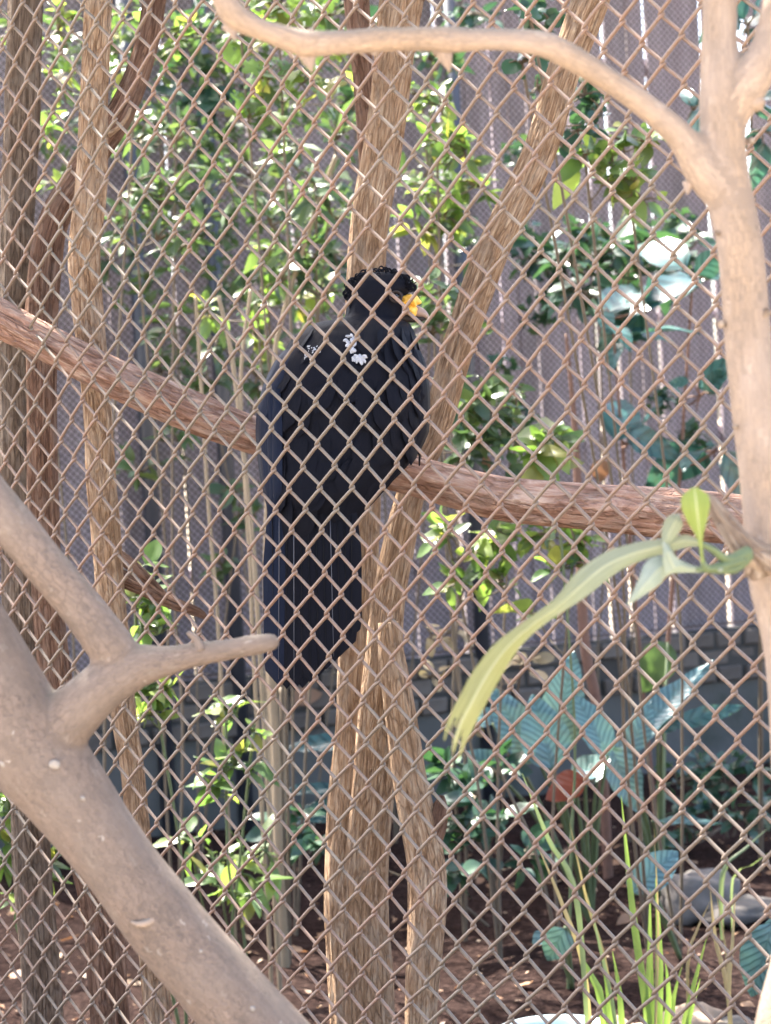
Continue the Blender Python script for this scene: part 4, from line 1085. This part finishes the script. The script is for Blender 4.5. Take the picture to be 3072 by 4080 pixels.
shrub('leafy_shrub', 'spindly shrub with yellowed oval leaves against the low wall', (1900, 7.4),
      [(1720, 2530, 7.2, 60, 7), (1800, 2520, 7.2, 60, 8), (1720, 2700, 7.2, 50, 6), (1880, 2880, 7.2, 60, 8), (1990, 2740, 7.2, 60, 8), (2080, 2640, 7.2, 60, 8)], 'round', 'blade_dry', .05, .034, face=.8)
shrub('leafy_shrub', 'sunlit shrub of white green leaves right of the leaning limb\'s elbow', (620, 5.6),
      [(540, 2300, 5.4, 70, 14), (600, 2400, 5.4, 80, 20), (560, 2480, 5.4, 80, 20), (640, 2520, 5.4, 70, 14), (600, 2720, 5.4, 80, 18), (660, 2780, 5.4, 80, 18), (590, 2850, 5.4, 60, 12)], 'ovate', 'leaf_bright', .055, .030, 'stem_green', .005, up=.8)
shrub('young_plant', 'thin upright seedling with bright leaf pairs in front of the grey wall', (880, 6.0),
      [(900, 2830, 5.9, 70, 9), (940, 2850, 5.9, 60, 8), (1010, 2920, 5.9, 50, 6), (940, 3050, 5.9, 70, 12), (900, 3080, 5.9, 60, 10), (860, 3160, 5.9, 60, 10), (1020, 3060, 5.9, 50, 5)], 'ovate', 'leaf_bright', .06, .032, 'stem_green', .005, 'plant', up=.9)
shrub('ground_plant', 'low bright green plant sprawling beside the leaning limb', (900, 6.3),
      [(760, 3360, 6.1, 70, 8), (870, 3440, 6.1, 80, 12), (960, 3480, 6.1, 80, 12), (1060, 3390, 6.2, 70, 8), (900, 3550, 6.0, 80, 12), (1000, 3560, 6.0, 70, 9)], 'lance', 'leaf_bright', .09, .032, 'stem_green', .004, 'plant', up=.8)
shrub('ground_plant', 'sunlit pale leaved plant at the foot of the grey shaggy trunk', (40, 5.6),
      [(40, 3230, 5.4, 90, 30), (110, 3320, 5.4, 90, 34), (30, 3420, 5.4, 90, 30), (140, 3480, 5.4, 80, 24), (60, 3130, 5.5, 70, 18), (180, 3400, 5.4, 70, 18), (90, 3580, 5.3, 70, 18)], 'ovate', 'leaf_bright', .06, .034, 'stem_green', .004, 'plant', up=.8)
shrub('ground_plant', 'dark green plant clump filling the gap beside the low stem', (1900, 7.0),
      [(1800, 3080, 6.8, 100, 24), (1900, 3180, 6.7, 110, 28), (1990, 3080, 6.8, 90, 20), (1850, 3320, 6.6, 100, 26), (1980, 3320, 6.6, 100, 26), (2080, 3420, 6.6, 90, 20), (1250, 3360, 6.7, 90, 20), (1160, 3300, 6.8, 90, 20), (1830, 3470, 6.5, 80, 18)], 'ovate', 'leaf_dark', .075, .042, 'stem', .005, 'plant')
shrub('ground_plant', 'glossy small leaved ground plant along the wall on the bowl\'s side', (2840, 8.2),
      [(2700, 3120, 8.0, 110, 26), (2800, 3060, 8.0, 110, 30), (2900, 3140, 8.0, 110, 30), (3010, 3080, 8.0, 100, 26), (2960, 3260, 7.8, 110, 28), (2840, 3260, 7.8, 110, 28), (2720, 3280, 7.8, 90, 22), (3050, 3240, 7.8, 80, 18), (2620, 3330, 7.6, 90, 18)], 'ovate', 'leaf_dark', .055, .03, 'stem', .005, 'plant')
shrub('leafy_shrub', 'dim grey green shrub low behind the log on the pale trunk\'s side', (700, 8.0),
      [(640, 1480, 7.8, 110, 26), (780, 1560, 7.8, 110, 26), (860, 1350, 7.8, 110, 24), (700, 1300, 7.9, 100, 22), (560, 1880, 7.8, 110, 26), (960, 1960, 7.8, 90, 22), (1000, 2080, 7.8, 80, 20), (720, 1760, 7.8, 90, 16), (1020, 1500, 7.8, 90, 18), (900, 2260, 7.8, 90, 14)], 'ovate', 'leaf_mid', .065, .034)
shrub('leafy_shrub', 'high dark foliage behind the upright trunk and arching branch', (1500, 8.4),
      [(900, 330, 8.2, 150, 36), (800, 150, 8.2, 150, 36), (1380, 60, 8.2, 130, 30), (1850, 60, 8.2, 110, 24), (1720, 240, 8.2, 90, 18), (1400, 420, 8.2, 110, 24), (1330, 1000, 8.2, 110, 24), (780, 430, 8.2, 130, 30), (1990, 1000, 8.2, 110, 22)], 'ovate', 'leaf_dark', .085, .042)

bk = shrub('leafy_shrub', 'wide loose thicket of small muted leaves along the board screen', (1150, 8.3), [(620, 500, 8.3, 120, 20), (1000, 700, 8.3, 120, 20), (1250, 1350, 8.3, 120, 20), (950, 1200, 8.4, 120, 20), (1700, 700, 8.4, 120, 18), (430, 1050, 8.3, 110, 18)], 'ovate', 'leaf_mid', .06, .03)
bb = []
for (x, y, r) in [(230, 200, 150), (560, 150, 190), (800, 250, 190), (1020, 120, 180), (1280, 150, 150), (560, 480, 170), (820, 560, 180), (1100, 480, 170), (1350, 480, 120), (240, 560, 120), (620, 860, 180), (880, 900, 170), (1150, 820, 170), (1340, 800, 110), (560, 1130, 130), (900, 1150, 150), (1180, 1120, 150), (700, 1420, 120), (960, 1480, 120), (1760, 300, 110), (1780, 700, 130), (1880, 950, 110), (1720, 1250, 120), (1900, 1300, 90)]:
    c = P(x, y, 8.15); k = r * 8.15 / F; bb.append((c.x, c.y, c.z, k, k * .8, k))
leaf_mass('foliage', bk, blob_points(bb, 1500), (.035, .075), M['leaf_mid'])
bk2 = shrub('leafy_shrub', 'glossy dark small leaved thicket between the slits of the board screen', (2350, 8.7), [(2350, 950, 8.6, 120, 20), (2600, 1000, 8.7, 110, 20), (2150, 1050, 8.6, 110, 20)], 'ovate', 'leaf_dark', .06, .03)
bb = []
for (x, y, r) in [(2100, 960, 90), (2230, 1080, 110), (2380, 1000, 120), (2540, 960, 100), (2480, 1120, 110), (2300, 1200, 100), (2700, 900, 80), (2770, 1060, 80), (2080, 620, 80), (1990, 1460, 70), (2150, 1250, 80), (2640, 1600, 80), (2050, 1650, 90), (2760, 1750, 80)]:
    c = P(x, y, 8.6); k = r * 8.6 / F; bb.append((c.x, c.y, c.z, k, k * .6, k))
leaf_mass('foliage', bk2, blob_points(bb, 650), (.04, .085), M['leaf_gloss'])

# large veined leaves, each placed where the photograph shows it
def big_leaf(parent, px, py, tx, ty, z, wpx, mat='leaf_vein', tilt=(0, -1, .35), bend=.18, zt=None, kind='broad'):
    a = P(px, py, z); b = P(tx, ty, zt or z); L = (b - a).length
    me = leaf_mesh(kind, L, wpx * z / F, M[mat], bend, 14)
    o = add('leaf', me, parent, a, frame(Vector(tilt), b - a))
    foot = Vector((parent.location.x, parent.location.y, parent.location.z))
    v, f, t = tube([foot, foot.lerp(a, .55) + Vector((0, 0, .06)), a], [.007, .006, .0045], 8, .04)
    add('leaf_stalk', mk_mesh('leaf_stalk', v, f, [M['stem_green']], True, t), parent)
    return o
def plant_at(px, z, name, label, cat='plant', group=None):
    b = P(px, 2040, z); return empty(name, Vector((b.x, b.y, soil_z(b.x, b.y))), label, cat, group)
cz = 6.9
cal = plant_at(2270, cz, 'veined_plant', 'teal plant with big herringbone striped leaves and one red leaf underside')
big_leaf(cal, 2180, 3040, 2300, 2600, cz - .02, 190, tilt=(.15, -1, .3))
big_leaf(cal, 2150, 3040, 1960, 2740, cz - .05, 170, tilt=(-.2, -1, .45))
big_leaf(cal, 2200, 3060, 2130, 2770, cz - .09, 200, tilt=(0, -1, .4))
big_leaf(cal, 2420, 3010, 2310, 2760, cz - .05, 150, tilt=(.35, -1, .7))
big_leaf(cal, 2290, 3120, 2420, 3000, cz, 150, tilt=(.2, -.6, 1))
big_leaf(cal, 2330, 3100, 2170, 3180, cz - .12, 130, tilt=(.1, 1, .35), bend=.1)['label'] = 'leaf turned over, brick red underside'
big_leaf(cal, 2380, 3090, 2210, 3090, cz - .02, 90, tilt=(.1, -.3, 1))
big_leaf(cal, 1960, 2880, 1900, 2830, cz + .1, 110, tilt=(0, -.8, 1))
big_leaf(cal, 1990, 3090, 1870, 2990, cz, 130, tilt=(-.2, -1, .6))
cal2 = plant_at(2560, 7.2, 'veined_plant', 'blue green plant with long shining leaves reaching over the low wall')
big_leaf(cal2, 2450, 3010, 2830, 2610, 7.1, 130, tilt=(.1, -.7, .9), bend=.1)
big_leaf(cal2, 2480, 2960, 2740, 2670, 7.15, 90, 'leaf_teal', tilt=(-.2, -1, .5), kind='lance')
big_leaf(cal2, 2640, 2900, 2980, 2800, 7.1, 80, 'leaf_teal', tilt=(.1, -.9, .4), bend=.1, kind='lance')
big_leaf(cal2, 2500, 3000, 2600, 2800, 7.0, 110, tilt=(.1, -1, .3))
big_leaf(cal2, 2430, 2980, 2560, 3240, 6.95, 150, tilt=(.1, -1, .7), bend=.1)
big_leaf(cal2, 2660, 2560, 2560, 2760, 7.6, 150, 'leaf_mid', tilt=(0, -1, .3))
big_leaf(cal2, 2620, 2900, 2720, 2860, 7.1, 90, 'leaf_teal', tilt=(.2, -.8, .8))
big_leaf(cal2, 2600, 3270, 2880, 3270, 7.1, 60, 'leaf_teal', tilt=(0, -.5, 1), bend=.05, kind='lance')
cal3 = plant_at(2620, 6.3, 'veined_plant', 'small plant with one dark striped leaf standing behind the grass blades')
big_leaf(cal3, 2540, 3530, 2700, 3390, 6.25, 150, tilt=(.1, -1, .5)); big_leaf(cal3, 2520, 3560, 2600, 3420, 6.3, 110, tilt=(-.2, -1, .5))
cal4 = plant_at(2180, 6.0, 'veined_plant', 'short seedling with a single teal heart shaped leaf on bare soil')
big_leaf(cal4, 2250, 3700, 2180, 3830, 5.9, 130, tilt=(.1, -1, .6)); big_leaf(cal4, 2170, 3720, 2120, 3760, 5.95, 60, tilt=(-.2, -1, .6))
cal5 = plant_at(3060, 5.5, 'veined_plant', 'plant with broad blue grey striped leaves beside the corner root')
big_leaf(cal5, 3080, 3680, 2990, 3980, 5.4, 190, tilt=(-.1, -1, .5)); big_leaf(cal5, 3120, 3640, 3060, 3960, 5.45, 180, tilt=(.2, -1, .5))
cal6 = plant_at(1400, 7.3, 'veined_plant', 'plant with long teal leaves pointing out from behind the forked trunk')
for (a, b, c_, d, wd) in [(1420, 2960, 1120, 2960, 90), (1420, 3150, 1080, 3130, 60), (1420, 3240, 1110, 3260, 70), (1450, 3200, 1180, 3200, 50)]:
    big_leaf(cal6, a, b, c_, d, 7.2, wd, 'leaf_teal', tilt=(0, -.8, .8), bend=.12, kind='lance')

# grass blades beside the bowl
gr = plant_at(2570, 5.2, 'grass_clump', 'tuft of tall yellow green grass blades beside the pale bowl', 'grass')
def blade(parent, b0, b1, z, w0, mat, lean=.0):
    a = P(b0[0], b0[1], z); e = P(b1[0], b1[1], z + lean); foot = Vector((a.x + (a.x - e.x) * .08, a.y, soil_z(a.x, a.y) - .02))
    A, Rr = catmull([foot, a, a.lerp(e, .5) + Vector((random.uniform(-.008, .008), 0, .0)), e], [.6, 1, .85, .05], .04)
    V, Fc, T = [], [], []
    yaw = random.uniform(-.5, .5); side = Vector((math.cos(yaw), math.sin(yaw), 0))
    for i, p in enumerate(A):
        for k in (-1, 0, 1):
            V.append(p + side * (k * w0 * z / F * .5 * Rr[i]) + Vector((0, abs(k) * .25 * w0 * z / F * Rr[i], 0))); T.append((k, i * .04, 0))
    for i in range(len(A) - 1):
        for j in range(2): Fc.append((i * 3 + j, i * 3 + j + 1, i * 3 + 4 + j, i * 3 + 3 + j))
    add('blade', mk_mesh('blade', V, Fc, [M[mat]], True, T), parent)
for (b0, b1, wd, mt) in [((2590, 4120), (2475, 3170), 34, 'blade'), ((2600, 4120), (2590, 3540), 30, 'blade'), ((2625, 4120), (2612, 3500), 34, 'blade'), ((2575, 4120), (2588, 3600), 26, 'blade'), ((2655, 4120), (2650, 3820), 26, 'blade'),
                         ((2400, 4010), (2310, 3800), 34, 'blade'), ((2450, 4060), (2340, 3560), 16, 'blade_pale'), ((2430, 4100), (2405, 3880), 30, 'blade'), ((2480, 4120), (2440, 3790), 26, 'blade'), 
                         ((2680, 4090), (2720, 3840), 20, 'blade'), ((2720, 4120), (2820, 3720), 26, 'blade'), ((2740, 4130), (2790, 3900), 24, 'blade'), ((2612, 4120), (2606, 3300), 14, 'blade_dry'),
                         ((2330, 3880), (2130, 3340), 20, 'blade_dry'), ((2300, 3600), (2080, 3080), 24, 'blade_pale'), ((2420, 3880), (2270, 3280), 14, 'blade_dry'), ((2900, 3950), (2830, 3540), 20, 'blade_dry'), ((2905, 3960), (2930, 3560), 16, 'blade_dry'), ((2740, 3850), (2830, 3590), 14, 'blade_dry'), ((2910, 4000), (2850, 3540), 10, 'blade_dry')]:
    blade(gr, b0, b1, 5.25 + random.uniform(-.08, .08), wd, mt)
gr2 = plant_at(2900, 6.6, 'grass_clump', 'sparse pale grass blades bending by the grey stone', 'grass')
for (b0, b1, wd) in [((2880, 3480), (3072, 3290), 20), ((2920, 3500), (3060, 3400), 12)]: blade(gr2, b0, b1, 6.6, wd, 'blade_pale')

# ------------------------------------------------------------------ bowl, stones, stakes, litter
M['enamel'] = plain('enamel', (.30, .38, .42), .3, spec=.5, var=.08, scale=8, bump=.05)
bc = P(2215, 4150, 5.43); bx, by = bc.x, bc.y; bz = soil_z(bx, by)
prof = [(.0, .004), (.085, .004), (.115, .03), (.135, .072), (.143, .085), (.150, .088), (.152, .083), (.142, .070), (.122, .024), (.10, -.006), (0, -.006)]
V, Fc = [], []; n = 48
for r, z in prof:
    for j in range(n): V.append((bx + r * math.cos(2 * math.pi * j / n), by + r * math.sin(2 * math.pi * j / n), bz + .012 + z))
for i in range(len(prof) - 1):
    for j in range(n): k = (j + 1) % n; Fc.append((i * n + j, i * n + k, (i + 1) * n + k, (i + 1) * n + j))
tag(add('feeding_bowl', mk_mesh('feeding_bowl', V, Fc, [M['enamel']])), 'shallow pale blue bowl lying on the soil in front of the grass', 'bowl')

M['rock'] = stone_mat('rock', (.09, .078, .07), (.19, .168, .155), (.07, .065, .05))
M['rock_pale'] = stone_mat('rock_pale', (.24, .17, .12), (.38, .29, .215), (.22, .165, .12))
def rock(px, py, z, rx, ry, rz, mat, label, seed):
    p = P(px, py, z); g = soil_z(p.x, p.y); c = Vector((p.x, p.y, g + rz * .55))
    v, f = ellipsoid(c, (Vector((rx, 0, 0)), Vector((0, 0, rz)), Vector((0, ry, 0))), 14, .5, seed)
    tag(add('stone', mk_mesh('stone', v, f, [M[mat]], True)), label, 'stone', None)
rock(2790, 3460, 7.0, .13, .10, .085, 'rock', 'rounded grey stone behind the tallest grass blades', 1.2)
rock(2960, 3560, 6.9, .16, .10, .035, 'rock', 'flat grey stone slab beside the rounded grey stone', 3.2)
rock(2480, 4010, 5.55, .10, .08, .05, 'rock_pale', 'tan stone at the foot of the grass behind the bowl rim', 5.1)
rock(2740, 3990, 5.6, .09, .07, .045, 'rock_pale', 'orange brown stone to the right of the grass tuft', 7.4)
rock(2880, 4020, 5.6, .10, .07, .03, 'rock', 'small flat stone near the broad blue grey leaves', 9.9)

def stake(pts, z, r, label, mat='bamboo', name='bamboo_stake'):
    A = [P(x, y, z) for x, y in pts]; A.append(Vector((A[-1].x + (A[-1].x - A[0].x) * .05, A[-1].y, soil_z(A[-1].x, A[-1].y) - .05)))
    v, f, t = tube(A, [r * (1 - .15 * i / len(A)) for i in range(len(A))][::-1] if name == 'bamboo_stake' else [r * min(1, .25 + .35 * i) for i in range(len(A))], 10, .03, lim_disp(pts[0][0], .06))
    tag(add(name, mk_mesh(name, v, f, [M[mat]], True, t)), label, 'stake')
stake([(1080, 2660), (1100, 3000), (1110, 3380)], 6.6, .015, 'stout tan bamboo stake standing below the bird\'s tail tip')
stake([(1120, 2740), (1128, 3000), (1132, 3380)], 6.7, .007, 'thin cane beside the stout bamboo stake')
stake([(870, 1180), (905, 1320), (935, 1500), (980, 1900), (1010, 2200), (1030, 2500)], 6.3, .007, 'bent pale cane rising behind the log left of the bird')
stake([(1000, 1150), (960, 1500), (975, 1900), (1000, 2300), (1010, 2600)], 6.4, .006, 'straight thin cane crossing the bent pale cane')
stake([(780, 1180), (800, 1500), (830, 2000), (870, 2500), (900, 3100)], 6.8, .006, 'very thin pale cane in front of the dark post')
stake([(1340, 620), (1250, 860), (1130, 1250), (1090, 1500), (1060, 2400)], 6.9, .008, 'leaning pale cane left of the upright trunk')
stake([(2255, 1330), (2290, 1700), (2310, 2100), (2330, 2560), (2390, 2900)], 7.6, .018, 'knobbly reddish sapling stem in front of the low wall', 'stem_red', 'sapling_stem')

# fallen leaves
dry = [leaf_mesh('ovate', .07, .035, M['dry'], .25, 6), leaf_mesh('broad', .09, .05, M['dry'], .4, 6), leaf_mesh('lance', .08, .025, M['dry'], -.3, 6)]
k = 0
while k < 120:
    x, y = random.uniform(-1.9, 2.3), random.uniform(5.0, 9.0)
    if y > 8.4 + x * .44: continue
    p = Vector((x, y, soil_z(x, y) + .008)); k += 1
    q_ = random.randrange(3)
    o = add('dry_leaf', dry[q_], None, p, frame(Vector((random.gauss(0, .35), random.gauss(-.2, .35), 1)), Vector((random.gauss(0, 1), random.gauss(0, 1), 0))), random.uniform(.5, 1.3))
    tag(o, ('small oval dry leaf fallen on the dark soil', 'broad curled dry leaf fallen on the dark soil', 'narrow dry leaf fallen on the dark soil')[q_], 'leaf', 'fallen leaves on the soil')
# leaves caught on top of the low wall
for (px, py, sc, lb, q) in [(1128, 2785, 1.6, 'curled orange dry leaf on the wall ledge below the tail tip', (.2, -1, .5)), (1300, 2650, 1.6, 'pale tan dry leaf on the wall ledge against the forked trunk', (.1, -1, .3))]:
    s, zz = wall_s(px, py); p = WP(s, .085, min(zz, LEDGE + .01))
    tag(add('dry_leaf', dry[1], None, p, frame(Vector(q), Vector((1, .3, .28))), sc), lb, 'leaf', 'leaves on the wall ledge')
for (px, py, z, lb, tx) in [(2680, 1860, 7.9, 'orange withered leaf caught in the far mesh above the log', 60), (2390, 1880, 7.6, 'rust red drooping leaf beside the red sapling stem', 70), (1935, 1860, 6.4, 'small curled orange leaf above the log in the olive shrub', 30)]:
    a, b = P(px, py - 50, z), P(px + 10, py + 40, z)
    tag(add('dry_leaf', leaf_mesh('broad', (b - a).length, tx * z / F * 1.3, M['dry'], .35, 6), None, a, frame(Vector((.2, -1, .3)), b - a)), lb, 'leaf', 'withered leaves hanging in the bushes')
# small litter of bark crumbs and twigs, uncountable
C = np.stack([NR.uniform(-2.2, 2.6, 1500), NR.uniform(4.8, 9.2, 1500), np.zeros(1500)], 1)
C[:, 2] = [soil_z(a, b) + .004 for a, b in C[:, :2]]
lt = leaf_mass('leaf_litter', None, C, (.012, .035), M['dry'], 3.0); tag(lt, 'crumbs of bark and leaf strewn over the soil', 'litter', kind='stuff')
